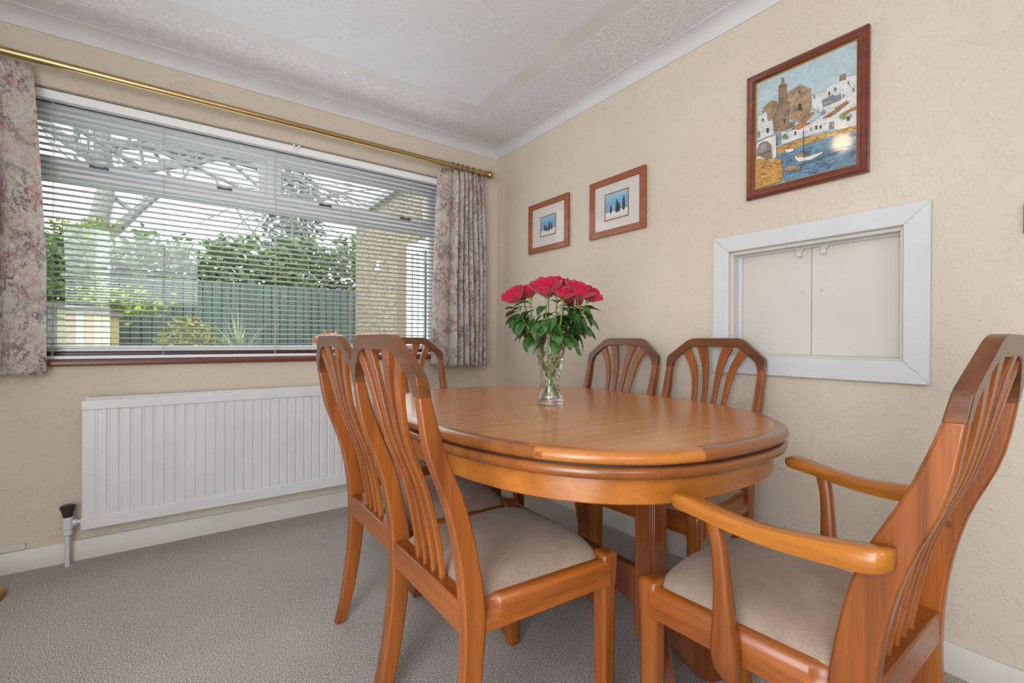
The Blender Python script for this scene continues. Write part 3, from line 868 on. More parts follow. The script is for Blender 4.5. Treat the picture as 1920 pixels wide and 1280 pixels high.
    if arms:
        for s_ in (-1, 1):
            # path of the arm: u, v, top z, half width, thickness
            AR = [(-.026, .212, .656, .010, .030), (-.015, .217, .656, .017, .037), (.01, .220, .653, .020, .040), (.07, .225, .645, .019, .036), (.14, .231, .639, .019, .031), (.20, .237, .643, .020, .029), (.25, .241, .651, .022, .029), (.285, .243, .657, .024, .030), (.306, .243, .656, .020, .026), (.315, .242, .650, .010, .014)]
            b = MB(); rings = []
            for k in range(37):
                u = lerp(AR[0][0], AR[-1][0], k / 36)
                v, z, h, th = interp(AR, u)
                ring = []
                for (a, c) in ((-1, -.5), (-.8, -.93), (0, -1), (.8, -.93), (1, -.5), (.95, -.12), (.6, 0), (-.6, 0), (-.95, -.12)):
                    ring.append((u, s_ * (v + a * h), z + c * th))
                rings.append(ring)
            b.loft(rings); b.build('arm', M['arm'], root, smooth=60)
            SP = [(.325, .200, .008, .008, .220), (.347, .212, .020, .013, .224), (.377, .214, .025, .016, .227), (.43, .214, .021, .014, .230), (.50, .216, .0155, .012, .233), (.58, .222, .013, .011, .237), (.622, .230, .0145, .0115, .240)]
            b = MB(); rings = []
            for k in range(25):
                z = lerp(SP[0][0], SP[-1][0], k / 24)
                u, hu, hv, v = interp(SP, z)
                ring = []
                for q in range(12):
                    a = 2 * pi * q / 12
                    cx, cy = cos(a), sin(a)
                    ring.append((u + hu * abs(cx) ** .55 * (1 if cx > 0 else -1), s_ * v + hv * abs(cy) ** .55 * (1 if cy > 0 else -1), z))
                rings.append(ring)
            b.loft(rings); b.build('arm_support', M['post'], root, smooth=60)
            for z, du in ((.60, .5),):
                a, f = pu(z)
                b = MB(); b.lathe([(.0065, 0), (.0065, .0012)], 14, (lerp(a, f, du), s_ * (HW - .0285) - (.0012 if s_ > 0 else 0), z), 'y')
                p = b.build('dowel_plug', M['base'], root); tag(p, label='dark round dowel plug')
    return root

def place(o, x, y, deg, label, group):
    o.location = (x, y, 0); o.rotation_euler = (0, 0, radians(deg))
    o['label'] = label; o['category'] = 'chair'; o['group'] = group
    return o
chair0 = make_chair(False)
GR = 'dining chairs around the oval table'
place(chair0, -1.361, -1.72, 0, 'orange-brown wooden side chair in the left foreground, nearest on the left side of the table', GR)
place(copy_tree(chair0), -1.343, -1.29, 0, 'orange-brown wooden side chair on the left side of the table, second one toward the window', GR)
place(copy_tree(chair0), -.845, -.52, 270, 'orange-brown wooden side chair at the far end of the table, under the right curtain', GR)
place(copy_tree(chair0), -.165, -1.205, 184.5, 'orange-brown wooden side chair against the right wall, behind the vase of roses', GR)
place(copy_tree(chair0), -.165, -1.675, 184.5, 'orange-brown wooden side chair against the right wall, partly in front of the serving hatch', GR)
carver = make_chair(True)
place(carver, -.779, -2.463, 90, 'orange-brown wooden chair with arms in the right foreground, at the near end of the table', GR)

# ------------------------------------------------------------------ table
TX, TY, TA, TB, TN, TR = -.775, -1.51, .525, .685, 2.5, radians(-1.5)
TZ = .732
table = thing('dining_table', (TX, TY, 0), TR, label='oval polished wooden dining table in the middle of the room', cat='table')
def outline(inset, n=96):
    P = []
    for k in range(n):
        t = 2 * pi * k / n
        c, s_ = cos(t), sin(t)
        P.append(Vector((TA * abs(c) ** (2 / TN) * (1 if c > 0 else -1), TB * abs(s_) ** (2 / TN) * (1 if s_ > 0 else -1))))
    Q = []
    for k in range(n):
        d = (P[(k + 1) % n] - P[k - 1]).normalized()
        Q.append(P[k] + Vector((-d.y, d.x)) * inset)
    return Q
SEAM = .022
def half_rings(levels, sgn):
    """levels: (inset, z); clip the outline at the centre seam, on side sgn"""
    full = outline(0, 192)
    ids = [k for k, p in enumerate(full) if (p.y - SEAM) * sgn > .004]
    # make contiguous
    n = len(full)
    start = next(k for k in ids if (k - 1) % n not in ids)
    seq = [(start + q) % n for q in range(len(ids))]
    rings = []
    for ins, z in levels:
        O = outline(ins, 192)
        pts = [O[k] for k in seq]
        y = SEAM + sgn * .0006
        xa = interp_x(O, y, True); xb = interp_x(O, y, False)
        first = pts[0].x > 0
        pts = [Vector((xa if first else xb, y))] + pts + [Vector((xb if first else xa, y))]
        rings.append([(p.x, p.y, z) for p in pts])
    return rings
def interp_x(O, y, right):
    best = None
    n = len(O)
    for k in range(n):
        p, q = O[k], O[(k + 1) % n]
        if (p.y - y) * (q.y - y) <= 0 and abs(p.y - q.y) > 1e-9:
            x = p.x + (q.x - p.x) * (y - p.y) / (q.y - p.y)
            if (x > 0) == right: best = x
    return best
R_ = .0145
bull = [(.006 + R_ - R_ * 1.0, 0)]
lev = []
for k in range(9):
    a = -pi / 2 + pi * k / 8
    lev.append((R_ * (1 - cos(a)) * 1.25, TZ - R_ + R_ * sin(a)))
for sgn, nm in ((-1, 'near'), (1, 'far')):
    b = MB()
    rings = half_rings(lev, sgn)
    b.loft(rings, True, False, 1)
    b.idx([k for k in range(len(rings[0]))][::-1], 1)
    ins = half_rings([(.034, TZ)], sgn)[0]
    I0 = b.add(rings[-1]); I1_ = b.add(ins)
    n = len(ins)
    for k in range(n - 1): b.idx([I0[k], I0[k + 1], I1_[k + 1], I1_[k]], 1)
    b.idx(I1_, 0)
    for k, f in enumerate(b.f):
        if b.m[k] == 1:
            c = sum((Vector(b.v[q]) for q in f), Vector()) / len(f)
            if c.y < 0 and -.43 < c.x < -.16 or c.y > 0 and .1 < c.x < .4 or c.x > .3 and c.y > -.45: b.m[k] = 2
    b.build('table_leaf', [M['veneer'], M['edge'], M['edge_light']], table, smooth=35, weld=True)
b = MB()
def ringset(levels, m=0, cap=True):
    b.loft([[(p.x, p.y, z) for p in outline(i_, 128)] for i_, z in levels], True, cap, m)
ringset([(.012, TZ - .0285), (.012, TZ - .0345)])
b.build('edge_recess', M['groove'], table)
b = MB()
ringset([(.03, TZ - .0325), (.008, TZ - .0325), (.003, TZ - .036), (.001, TZ - .043), (.003, TZ - .051), (.010, TZ - .057), (.02, TZ - .060), (.034, TZ - .061)])
b.build('lower_moulding', M['edge'], table)
b = MB()
ringset([(.034, TZ - .060), (.034, TZ - .112), (.037, TZ - .115), (.052, TZ - .115), (.055, TZ - .112), (.055, TZ - .062)], 0, False)
b.build('apron', M['apron'], table)
# pedestal: a post at each end, joined by a deep stretcher, with arched feet
for sy in (-1, 1):
    yc = sy * .405
    b = MB(); a = .033; c = .008
    sec = [(-a, -a + c), (-a + c, -a + c), (-a + c, -a), (a - c, -a), (a - c, -a + c), (a, -a + c), (a, a - c), (a - c, a - c), (a - c, a), (-a + c, a), (-a + c, a - c), (-a, a - c)]
    b.loft([[(x, yc + y, z) for x, y in sec] for z in (.16, .66)]); b.build('post', M['base'], table, bevel=.002)
    b = MB(); b.box(-.1, .1, yc - .05, yc + .05, .66, .675); b.build('bearer', M['base'], table, bevel=.003)
    for sx in (-1, 1):
        ang = radians((50 if sx < 0 else 15) if sy < 0 else 0); fl = .86 if sx < 0 and sy < 0 else 1
        d = Vector((sx * cos(ang), sy * sin(ang), 0)); nrm = Vector((-d.y, d.x, 0))
        prof = [(q * fl, z) for q, z in ((-.01, .30), (.05, .29), (.12, .25), (.19, .18), (.26, .11), (.32, .07), (.345, .045), (.35, .012), (.34, 0), (.19, 0), (.15, .02), (.11, .065), (.07, .115), (.03, .15), (-.01, .165))]
        o0 = Vector((0, yc, 0))
        b = MB(); b.prism([o0 + d * s_ + Vector((0, 0, z)) - nrm * .022 for s_, z in prof], nrm * .044)
        b.build('foot', M['base'], table, smooth=50, bevel=.004)
b = MB()
prof = []
for k in range(13):
    t = -1 + 2 * k / 12; prof.append((0, t * .375, .225 + .03 * (1 - t * t)))
prof += [(0, .375, .328), (0, -.375, .328)]
b.prism([(-.013, y, z) for x, y, z in prof], (.026, 0, 0)); b.build('stretcher', M['base'], table, bevel=.003)

# ------------------------------------------------------------------ vase with roses
VX, VY = -.776, -1.486
vase = thing('crystal_vase', (VX, VY, TZ + .0012), label='cut crystal vase of red roses standing on the table', cat='vase')
VP = [(0, .0455), (.004, .0465), (.014, .046), (.024, .043), (.045, .0375), (.07, .0345), (.10, .0355), (.14, .0425), (.18, .0505), (.22, .0585), (.240, .063)]
b = MB(); NS, NH = 200, 96
rings = []
for j in range(NH + 1):
    h = .240 * j / NH; r = interp(VP, h)[0]
    ring = []
    for k in range(NS):
        a = 2 * pi * k / NS
        cut = 0
        if .022 < h < .205:
            env = min(1, (h - .022) / .01, (.205 - h) / .012)
            g = 10
            for sg in (1, -1):
                ph = (a * g / (2 * pi) + sg * h / .052) % 1.0
                cut = max(cut, max(0, 1 - abs(ph - .5) / .07)) if True else 0
            cut *= env
        elif h < .016:
            cut = .4 * (.5 + .5 * sin(a * 24))
        rr = r - .0017 * cut
        ring.append((rr * cos(a), rr * sin(a), h))
    rings.append(ring)
inn = []
for j in range(NH, -1, -1):
    h = lerp(.018, .2395, j / NH); r = interp(VP, h)[0] - .0055
    if j == 0: r *= .55
    inn.append([(r * cos(2 * pi * k / NS), r * sin(2 * pi * k / NS), h) for k in range(NS)])
b.loft(rings + inn, True, True)
b.build('glass_body', M['crystal'], vase, smooth=30)
b = MB()
wr = []
for j in range(20):
    h = lerp(.0196, .170, j / 19); r = interp(VP, h)[0] - .0050
    wr.append([(r * cos(2 * pi * k / 48), r * sin(2 * pi * k / 48), h) for k in range(48)])
b.loft(wr); wo = b.build('water', M['water'], vase, smooth=50)

M['petal'] = None
def mk_petal():
    n = NT('crimson_rose_petal'); c = n.coord()
    v = n.noise(c, 60, 2)
    n.b.inputs['Subsurface Weight'].default_value = .15
    n.b.inputs['Subsurface Radius'].default_value = (.01, .002, .002)
    return n.fin(n.ramp(v, [(.3, srgb(176, 4, 46)), (.7, srgb(222, 18, 78))]), .5, sheen=.3)
M['petal'] = mk_petal()
def mk_leaf(name, lo, hi):
    n = NT(name); c = n.coord()
    return n.fin(n.ramp(n.noise(c, 40, 2), [(.35, srgb(*lo)), (.65, srgb(*hi))]), .42)
M['rleaf'] = mk_leaf('rose_leaf', (42, 78, 36), (78, 124, 58))
M['stem'] = mk_leaf('rose_stem', (112, 140, 50), (150, 176, 80))
M['sepal'] = mk_leaf('rose_sepal', (84, 112, 58), (120, 146, 84))

def leaf_into(b, base, d, up, L, W, curl=.25, m=0):
    d = Vector(d).normalized(); side = d.cross(Vector(up))
    if side.length < 1e-3: side = d.cross(Vector((1, 0, 0)))
    side.normalize(); nn = side.cross(d)
    base = Vector(base); cols = []
    for k in range(7):
        t = k / 6
        w_ = W * sin(pi * min(1, t ** .75)) ** .9 * (1 if k < 6 else 0) + .0004
        c = base + d * (L * t) - nn * (curl * L * t * t)
        cols.append([c - side * w_ + nn * w_ * .3, c, c + side * w_ + nn * w_ * .3])
    I = [b.add(r) for r in cols]
    for A, B in zip(I, I[1:]):
        for k in range(2): b.idx([A[k], A[k + 1], B[k + 1], B[k]], m)
def rose_head(b, r, rnd):
    """petals around the local z axis, base of the bloom at the origin"""
    for lay_, (cnt, rad_, hgt, opn, w_) in enumerate(((3, .16, .98, .02, .30), (4, .34, 1.0, .08, .42), (5, .56, 1.0, .14, .5), (6, .80, .95, .20, .56), (6, 1.0, .86, .32, .60))):
        for k in range(cnt):
            a0 = 2 * pi * (k + .37 * lay_ + rnd.uniform(-.1, .1)) / cnt
            H = hgt * r * 1.25 * rnd.uniform(.94, 1.05)
            grid = []
            for i in range(6):
                t = i / 5
                row = []
                for j in range(6):
                    q = -1 + 2 * j / 5
                    rr = r * rad_ * (.25 + .75 * sin(min(1, t * 1.15) * pi / 2)) + r * opn * .55 * t ** 3
                    ang = a0 + q * w_ * pi / max(1.2, cnt * .52) * (.5 + .5 * sin(pi / 2 * min(1, t * 1.5))) * (1 - .12 * t * t)
                    z = H * t * (1 - .16 * q * q * q * q * t) - r * opn * .5 * t ** 4
                    rr += r * .05 * sin(3 * q + a0) * t
                    row.append((rr * cos(ang), rr * sin(ang), z))
                grid.append(b.add(row))
            for A, B in zip(grid, grid[1:]):
                for j in range(5): b.idx([A[j], A[j + 1], B[j + 1], B[j]])
MPP = .00184
heads = [  # px, py, depth, radius, label
    (970, 551, 0, .033, 'leftmost crimson rose, leaning out over the vase rim'),
    (995, 543, .03, .027, 'crimson rose just right of the leftmost bloom, set slightly back'),
    (1021, 540, -.05, .037, 'wide crimson rose at the front, left of the bouquet centre'),
    (1044, 533, .035, .036, 'highest crimson rose at the crown of the bouquet'),
    (1050, 552, -.065, .024, 'small low crimson rose at front centre of the bouquet'),
    (1075, 545, -.04, .035, 'wide crimson rose at the front, right of the bouquet centre'),
    (1101, 549, .005, .029, 'rightmost crimson rose of the bouquet'),
    (1088, 541, .05, .030, 'crimson rose behind the rightmost two blooms'),
    (1062, 536, .075, .032, 'crimson rose at the back, right of the crown'),
    (1031, 537, .08, .030, 'crimson rose at the back, left of the crown'),
    (983, 545, .075, .028, 'crimson rose at the back left, behind the leftmost bloom'),
    (1073, 556, .085, .027, 'low crimson rose at the back right, seen under the front blooms')]
Vc = Vector((VX, VY, 0))
rnd = random.Random(11)
Rh = Vector((VIEW_R.x, VIEW_R.y, 0)).normalized(); Fh = Vector((VIEW_F.x, VIEW_F.y, 0)).normalized()
for hi, (px, py, dep, hr, lab) in enumerate(heads):
    hr *= 1.36; py += 4
    off = Rh * ((px - 1031.5) * MPP) + Fh * dep
    top = Vc + off + Vector((0, 0, .95 + (640 - py) * MPP - hr * .55))
    rose = thing('rose', tuple(top), label=lab, cat='flower', group='red roses in the vase')
    out = off.copy(); dirv = (Vector((0, 0, 1)) + out * 5.0).normalized()
    Mx = dirv.to_track_quat('Z', 'Y').to_matrix()
    b = MB(); rose_head(b, hr, rnd)
    b.v = [tuple(Mx @ Vector(p)) for p in b.v]
    b.build('flower_head', M['petal'], rose, smooth=180)
    # stem: vase floor -> through the neck -> bloom
    n_ = off.normalized() if off.length > .01 else Vector((1, 0, 0))
    foot = Vc - n_ * .016 + Rh * rnd.uniform(-.008, .008) + Vector((0, 0, TZ + .026))
    neck = Vc + n_ * min(.048, off.length * .5) + Vector((0, 0, TZ + .225))
    b = MB(); path = []
    for k in range(13):
        t = k / 12
        p = foot * (1 - t) ** 2 + neck * 2 * t * (1 - t) * 1.0 + top * t * t if False else None
        if t < .55: p = foot.lerp(neck, t / .55)
        else:
            q = (t - .55) / .45; p = neck.lerp(top, q) + n_ * .012 * sin(pi * q)
        path.append(p - top)
    b.tube(path, .0026, 6); b.build('stem', M['stem'], rose)
    b = MB()
    for k in range(5):
        a = 2 * pi * k / 5 + hi
        d = (Mx @ Vector((cos(a), sin(a), .12))).normalized()
        leaf_into(b, (0, 0, 0), d, dirv, hr * 1.0, .004, -.3)
    b.lathe([(.003, -.008), (.0065, -.003), (.007, .003), (.004, .006)], 8)
    b.build('sepals', M['sepal'], rose, smooth=180)
    # leaves along the stem above the rim
    b = MB(); nl = 11
    for k in range(nl):
        q = rnd.uniform(.02, .84)
        p = neck.lerp(top, q) - top
        a = atan2(n_.y, n_.x) + rnd.uniform(-1.5, 1.5)
        droop = rnd.uniform(-1.05, -.05) if k % 3 else rnd.uniform(-.2, .35)
        d = Vector((cos(a), sin(a), droop)).normalized()
        st = rnd.uniform(.008, .036)
        b.tube([p, p + d * st], .0011, 4)
        leaf_into(b, p + d * st, d + Vector((0, 0, rnd.uniform(-.5, 0))), (0, 0, 1), rnd.uniform(.050, .074), rnd.uniform(.016, .023), rnd.uniform(.05, .4))
    b.build('leaves', M['rleaf'], rose, smooth=180)

# ------------------------------------------------------------------ brass lamp stand at the left edge, ceiling lamp
lamp = thing('floor_lamp', (-2.455, -.245, 0), label='round brass foot of a floor lamp on the carpet at left edge', cat='lamp')
b = MB(); b.lathe([(.128, 0), (.13, .008), (.126, .02), (.112, .026), (.108, .034), (.09, .04), (.04, .05), (.02, .07), (.013, .1)], 48); b.build('base', M['brassold'], lamp)
b = MB(); b.lathe([(.011, .09), (.011, 1.40)], 16); b.build('pole', M['brassold'], lamp)
b = MB(); b.lathe([(.085, 1.36), (.06, 1.52)], 32, cap=False); o = b.build('lamp_shade', plain('cream_shade', (224, 214, 192), .8), lamp); o.modifiers.new('t', 'SOLIDIFY').thickness = .002
b = MB(); b.lathe([(.013, 1.40), (.013, 1.46), (.03, 1.49), (.032, 1.52), (.02, 1.55), (.002, 1.56)], 16); b.build('bulb', M['white'], lamp)

cl = thing('ceiling_lamp', (-1.50, -1.58, ZC), label='warm glass globe lamp under the ceiling behind the viewer', cat='lamp')
b = MB(); b.lathe([(.055, 0), (.055, -.012), (.02, -.022), (.012, -.05)], 24); b.build('ceiling_rose', M['brass'], cl)
n = NT('warm_glowing_globe'); n.b.inputs['Emission Color'].default_value = (1, .66, .34, 1); n.b.inputs['Emission Strength'].default_value = 34
b = MB(); b.lathe([(.012, -.05), (.03, -.056), (.045, -.075), (.05, -.1), (.045, -.125), (.028, -.145), (.004, -.15)], 24); b.build('globe', n.fin((1, .9, .75, 1), .4), cl)

# ------------------------------------------------------------------ garden
M['grass'] = mk_leaf('lawn', (74, 96, 50), (110, 132, 70))
M['bark'] = mk_leaf('grey_bark', (104, 104, 102), (152, 150, 144))
M['laurel'] = mk_leaf('laurel_leaf', (56, 92, 44), (124, 156, 84))
M['yellowgreen'] = mk_leaf('yellow_green_leaf', (108, 134, 40), (176, 190, 80))
M['shrub'] = mk_leaf('variegated_shrub_leaf', (92, 104, 52), (168, 160, 96))
M['rust'] = mk_leaf('rust_shrub_leaf', (150, 92, 60), (206, 140, 100))
M['fern'] = mk_leaf('dark_conifer', (64, 84, 74), (110, 128, 114))
M['fence'] = wood('green_stained_fence', (74, 92, 86), (104, 124, 115), 'z', rough=.7, coat=0)
M['fencegap'] = plain('fence_gap', (44, 66, 62), .9)
def mk_dash():
    n = NT('pebbledash'); c = n.coord()
    v = n.n.new('ShaderNodeTexVoronoi'); n.t.links.new(c, v.inputs[0]); v.inputs['Scale'].default_value = 75
    col = n.ramp(v.outputs['Color'], [(.15, srgb(84, 72, 60)), (.4, srgb(146, 128, 106)), (.7, srgb(190, 172, 148)), (.95, srgb(214, 202, 182))])
    n.bump(v.outputs['Distance'], .6, .01)
    return n.fin(col, .9)
M['dash'] = mk_dash()
GZ = -.12
b = MB(); b.box(-9, 9, .27, 16, GZ - .1, GZ); tag(b.build('lawn', M['grass'], smooth=0), kind='structure')
fence = thing('garden_fence', (-.7, 6, GZ), label='blue-green stained board fence at the end of the garden', cat='fence')
def gp(mb, name, mat, par, **k): return wpart(mb, name, mat, par, **k)
x = -2.62
while x < 2.6:
    b = MB(); x1 = x + 1.74
    b.box(x, x1, 6.02, 6.03, GZ, 1.80, 1)
    k = x
    while k < x1 - .02:
        b.box(k + .006, min(k + .118, x1), 5.99, 6.02, GZ + .03, 1.86, 0); k += .125
    gp(b, 'fence_panel', [M['fence'], M['fencegap']], fence, smooth=0)
    b = MB(); b.box(x1, x1 + .1, 5.96, 6.06, GZ, 1.92); gp(b, 'fence_post', M['fence'], fence, smooth=0)
    x = x1 + .1
def cloud(b, n, sampler, L, rnd, m=0):
    for k in range(n):
        p = sampler(rnd)
        a, e = rnd.uniform(0, 2 * pi), rnd.uniform(-.6, .9)
        d = Vector((cos(a) * cos(e), sin(a) * cos(e), sin(e)))
        s_ = d.cross(Vector((rnd.uniform(-1, 1), rnd.uniform(-1, 1), rnd.uniform(-1, 1)))).normalized()
        l = L * rnd.uniform(.7, 1.3); p = Vector(p)
        nn = d.cross(s_)
        b.face([p, p + d * l * .5 + s_ * l * .24, p + d * l + nn * l * .12, p + d * l * .5 - s_ * l * .24], m)
def hedge_sampler(x0, x1, y0, y1, z0, ztop):
    def f(r):
        x = r.uniform(x0, x1); zt = ztop(x) + .18 * sin(x * 9.1) * sin(x * 3.3) + r.uniform(-.12, .12)
        z = lerp(z0, zt, r.random() ** .75)
        return (x, r.uniform(y0, y1), z)
    return f
rg = random.Random(3)
hd = thing('laurel_hedge', (-.5, 6.9, GZ), label='tall leafy green hedge growing behind the fence', cat='hedge')
b = MB(); cloud(b, 9000, hedge_sampler(-2.9, 2.6, 6.35, 7.3, 1.0, lambda x: 2.5 + .16 * max(0, x + 1.5)), .15, rg); gp(b, 'foliage', M['laurel'], hd, smooth=0)
b = MB()
for k in range(12):
    x = -2.7 + k * .45; b.tube([(x, 6.85, GZ), (x + rg.uniform(-.1, .1), 6.85, 2.1)], [.04, .012], 6)
gp(b, 'stems', M['bark'], hd)
ls = thing('laurel_bush', (-3.3, 5.6, GZ), label='bright green bush outside at the left end of the window', cat='bush')
b = MB(); cloud(b, 3000, lambda r: (lambda a, q, h: (-3.25 + q * .62 * cos(a) * (1 - .35 * h), 5.5 + q * .6 * sin(a), GZ + .5 + h * 1.85))(r.uniform(0, 2 * pi), r.random() ** .5, r.random()), .13, rg)
gp(b, 'foliage', M['laurel'], ls, smooth=0)
b = MB(); b.tube([(-3.25, 5.5, GZ), (-3.2, 5.5, 1.6)], [.05, .02], 6); gp(b, 'stems', M['bark'], ls)
yl = thing('climbing_shrub', (-2.55, 5.35, GZ), label='yellow-green climber spilling over the timber panels', cat='shrub')
b = MB(); cloud(b, 700, lambda r: (r.gauss(-2.55, .26), r.uniform(5.15, 5.4), r.gauss(1.42, .1)), .10, rg)
cloud(b, 900, lambda r: (r.gauss(-2.95, .10), r.uniform(5.6, 5.8), r.uniform(1.6, 2.45)), .10, rg); gp(b, 'foliage', M['yellowgreen'], yl, smooth=0)
b = MB(); b.tube([(-2.6, 5.3, GZ), (-2.55, 5.3, 1.4)], [.02, .01], 6); gp(b, 'stems', M['bark'], yl)
def shrub(name, x, y, r_, h, n_, mat, label, L=.07):
    t = thing(name, (x, y, GZ), label=label, cat='shrub')
    b = MB(); cloud(b, n_, lambda r: (lambda a, q, k: (x + r_ * q * cos(a) * sqrt(max(.05, 1 - k ** 3)), y + r_ * q * sin(a), GZ + .1 + k * h))(r.uniform(0, 2 * pi), r.random() ** .5, r.random()), L, rg)
    gp(b, 'foliage', mat, t, smooth=0)
    b = MB()
    for k in range(5): b.tube([(x, y, GZ), (x + rg.uniform(-.5, .5) * r_, y + rg.uniform(-.5, .5) * r_, GZ + h * .7)], [.015, .006], 5)
    gp(b, 'stems', M['bark'], t)
shrub('garden_shrub', -1.72, 4.0, .46, 1.2, 2200, M['shrub'], 'rounded olive and cream shrub outside, below the left half of the window')
shrub('garden_shrub', -.05, 4.2, .42, 1.05, 1500, M['rust'], 'rust-orange shrub outside, seen just behind the chair tops')
cg = thing('spiky_grass_plant', (-1.18, 4.1, GZ), label='pale spiky-leaved plant outside, right of the rounded shrub', cat='plant')
b = MB()
for k in range(110):
    a = rg.uniform(0, 2 * pi); ln = rg.uniform(.5, .8); el = rg.uniform(.35, 1.4); p0 = Vector((-1.18, 4.1, .72)); d = Vector((cos(a) * cos(el), sin(a) * cos(el), sin(el)))
    side = d.cross(Vector((0, 0, 1))).normalized() * .011
    P = [p0 + d * ln * t - Vector((0, 0, 1)) * .5 * ln * t * t * cos(el) for t in (0, .33, .66, 1)]
    for q in range(3): b.face([P[q] - side * (1 - q / 3), P[q] + side * (1 - q / 3), P[q + 1] + side * (1 - (q + 1) / 3), P[q + 1] - side * (1 - (q + 1) / 3)])
gp(b, 'leaves', mk_leaf('pale_blade', (130, 146, 110), (186, 194, 160)), cg, smooth=0)
b = MB(); b.tube([(-1.18, 4.1, GZ), (-1.18, 4.1, .74)], .05, 8); gp(b, 'trunk', M['bark'], cg)
# timber panels at the left of the garden
tp = thing('timber_panels', (-2.7, 5.0, GZ), label='weathered timber panels outside at lower left of the window', cat='fence')
cols = [(96, 92, 104), (120, 112, 116), (168, 168, 140), (150, 126, 84), (172, 176, 160), (176, 150, 104), (190, 190, 150), (196, 196, 160), (160, 148, 96)]
tm = [plain('timber_%s' % 'abcdefghi'[k], c, .8) for k, c in enumerate(cols)]
x = -3.15
for k, c in enumerate(cols):
    b = MB(); wd = .082; b.box(x, x + wd - .004, 4.98, 5.01, GZ, 1.33 - .014 * k); gp(b, 'board', tm[k], tp, smooth=0); x += wd
b = MB(); b.prism([(-3.2, 4.93, 1.345), (-3.2, 5.06, 1.345), (-2.38, 5.06, 1.21), (-2.38, 4.93, 1.21)], (0, 0, .06)); gp(b, 'capping', plain('grey_capping', (104, 96, 90), .8), tp, smooth=0)

# trees
def branch(b, p, d, L, r, depth, rg, spread=.6, up=.12, n=7):
    steps = 4; P = [p]; Rr = [r]
    for k in range(steps):
        d = (d + Vector((rg.uniform(-1, 1), rg.uniform(-.6, .6), rg.uniform(-1, 1))) * .13 + Vector((0, 0, up * .3))).normalized()
        p = p + d * (L / steps); P.append(p); Rr.append(r * (1 - .38 * (k + 1) / steps))
    b.tube(P, Rr, n if depth > 2 else 4, depth > 3)
    if depth == 0: return
    for k in range(rg.choice((3, 3, 4)) if depth > 1 else 4):
        i = rg.randint(1, steps); a = rg.uniform(-1, 1)
        nd = (d + Vector((a * spread * 2.2, rg.uniform(-1, 1) * spread, rg.uniform(-.5, 1) * spread))).normalized()
        branch(b, P[i], nd, L * rg.uniform(.6, .82), Rr[i] * rg.uniform(.5, .7), depth - 1, rg, spread, up)
rt = random.Random(21)
tr = thing('bare_tree', (-2.85, 7.6, GZ), label='large bare branching tree outside behind the hedge at left', cat='tree')
b = MB()
b.tube([(-2.95, 7.6, GZ), (-2.98, 7.6, 1.6), (-2.93, 7.6, 2.6), (-2.80, 7.6, 3.4), (-2.86, 7.6, 4.6), (-2.8, 7.6, 6.2)], [.24, .19, .16, .13, .12, .06], 9)
branch(b, Vector((-2.95, 7.6, 2.45)), Vector((.75, 0, .7)), 1.7, .10, 5, rt)
branch(b, Vector((-2.86, 7.6, 3.7)), Vector((1, 0, .3)), 2.3, .095, 5, rt, .55)
branch(b, Vector((-2.86, 7.6, 4.2)), Vector((.9, .1, .15)), 2.6, .09, 5, rt, .55, -.1)
branch(b, Vector((-2.86, 7.6, 3.9)), Vector((-.9, 0, .55)), 1.6, .10, 4, rt)
branch(b, Vector((-2.82, 7.6, 5.0)), Vector((.8, .1, -.05)), 2.9, .08, 5, rt, .5, -.25)
gp(b, 'trunk_and_branches', M['bark'], tr, smooth=60)
b = MB(); cloud(b, 700, lambda r: (r.gauss(-2.88, .12), r.uniform(7.3, 7.6), r.uniform(1.6, 2.9)), .10, rg); gp(b, 'ivy', M['yellowgreen'], tr, smooth=0)
ct = thing('conifer', (.42, 9.5, GZ), label='dark leafy tree outside, seen in the upper right of the window', cat='tree')
b = MB(); cloud(b, 1900, lambda r: (lambda a, q, h: (.42 + q * .62 * cos(a) * (1.15 - .5 * abs(h - .4)), 9.5 + q * .6 * sin(a), 2.2 + 3.4 * h))(r.uniform(0, 2 * pi), r.random() ** .5, r.random()), .17, rg)
gp(b, 'foliage', M['fern'], ct, smooth=0)
b = MB(); b.tube([(.42, 9.5, GZ), (.42, 9.5, 4.8)], [.13, .05], 8); branch(b, Vector((.42, 9.5, 4.2)), Vector((-.8, 0, .5)), 1.5, .04, 3, rt); branch(b, Vector((.42, 9.5, 4.0)), Vector((.8, 0, .6)), 1.5, .04, 3, rt); gp(b, 'trunk', M['bark'], ct)
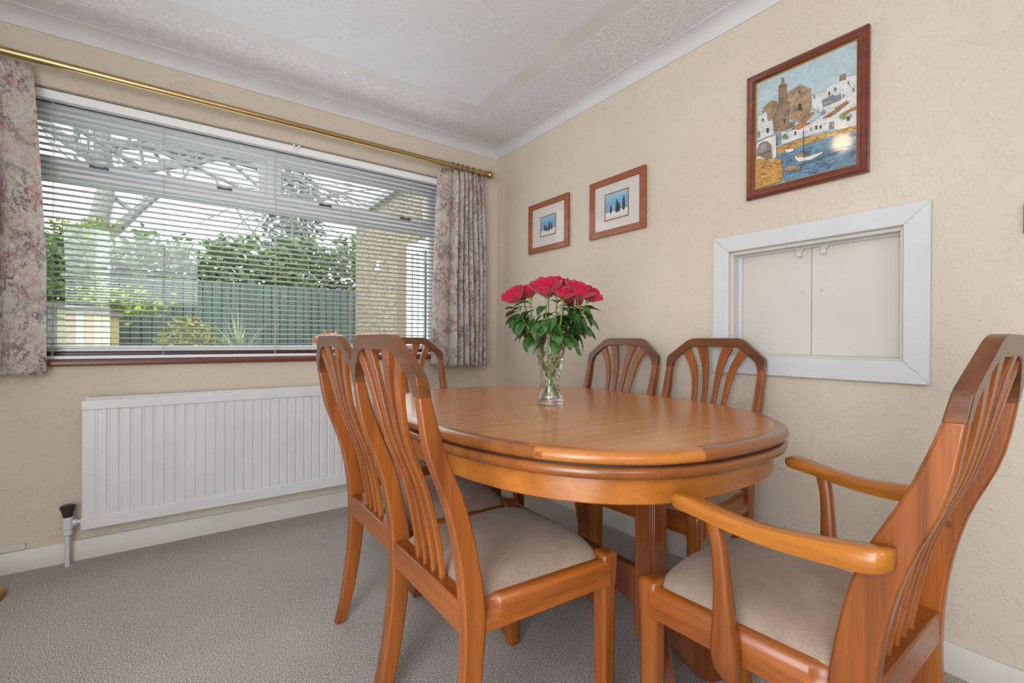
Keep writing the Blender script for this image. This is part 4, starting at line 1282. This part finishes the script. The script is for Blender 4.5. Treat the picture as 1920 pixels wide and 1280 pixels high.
# neighbouring roof and the pebbledashed wing of the house
nb = thing('neighbour_house', (-6.6, 11, GZ), label='dark roofed neighbouring house outside at far left', cat='house')
b = MB(); b.box(-9.2, -5.35, 10, 14, GZ, 3.2); gp(b, 'walls', plain('pale_render', (206, 206, 204), .8), nb, smooth=0)
b = MB(); b.prism([(-9.6, 9.8, 3.9 + .9), (-5.7, 9.8, 3.55), (-5.0, 9.8, 3.0), (-9.6, 9.8, 3.0)], (0, 4.4, 0)); gp(b, 'roof', plain('slate', (84, 84, 90), .7), nb, smooth=0)
wing = thing('house_wing', (.7, 3.8, GZ), label='pebbledashed wing of the house outside, right part of the window view', cat='house')
b = MB(); b.box(.5, 3.2, 3.05, 4.8, GZ, 2.84); gp(b, 'pebbledash_wall', M['dash'], wing, smooth=0)
b = MB(); b.box(.5, 3.2, 2.1, 3.05, 2.12, 2.84); gp(b, 'upper_wall', M['dash'], wing, smooth=0)
b = MB(); b.box(.42, 3.3, 2.0, 4.9, 2.84, 2.93); gp(b, 'eaves', plain('grey_fascia', (150, 152, 156), .5), wing, smooth=0)
b = MB(); b.box(.49, .53, 2.72, 3.05, GZ, 2.12); gp(b, 'brown_boarding', plain('brown_board', (142, 122, 104), .7), wing, smooth=0)
b = MB()
for y0, y1 in ((2.60, 2.72), (2.44, 2.52), (2.28, 2.36), (1.5, 1.58), (.95, 1.03)): b.box(.48, .54, y0, y1, GZ, 2.12)
b.box(.485, .535, .96, 2.71, 1.98, 2.11); b.box(.485, .535, .96, 2.71, GZ + .01, .55)
gp(b, 'porch_frame', M['upvc'], wing, bevel=.004)
b = MB(); b.box(.505, .51, 1.0, 2.7, .55, 1.98); gp(b, 'porch_glazing', M['pane'], wing, smooth=0)
b = MB(); b.prism([(.42, .4, 2.20), (1.9, .4, 2.75), (1.9, .4, 2.78), (.42, .4, 2.23)], (0, 2.0, 0)); gp(b, 'porch_roof', plain('polycarbonate_roof', (236, 240, 244), .4), wing, smooth=0)
b = MB(); b.lathe([(.035, .495), (.035, .47), (.02, .455)], 16, (0, 3.72, 2.02), 'x'); b.box(.44, .5, 3.70, 3.74, 1.93, 1.97); gp(b, 'security_lamp', M['upvc'], wing)
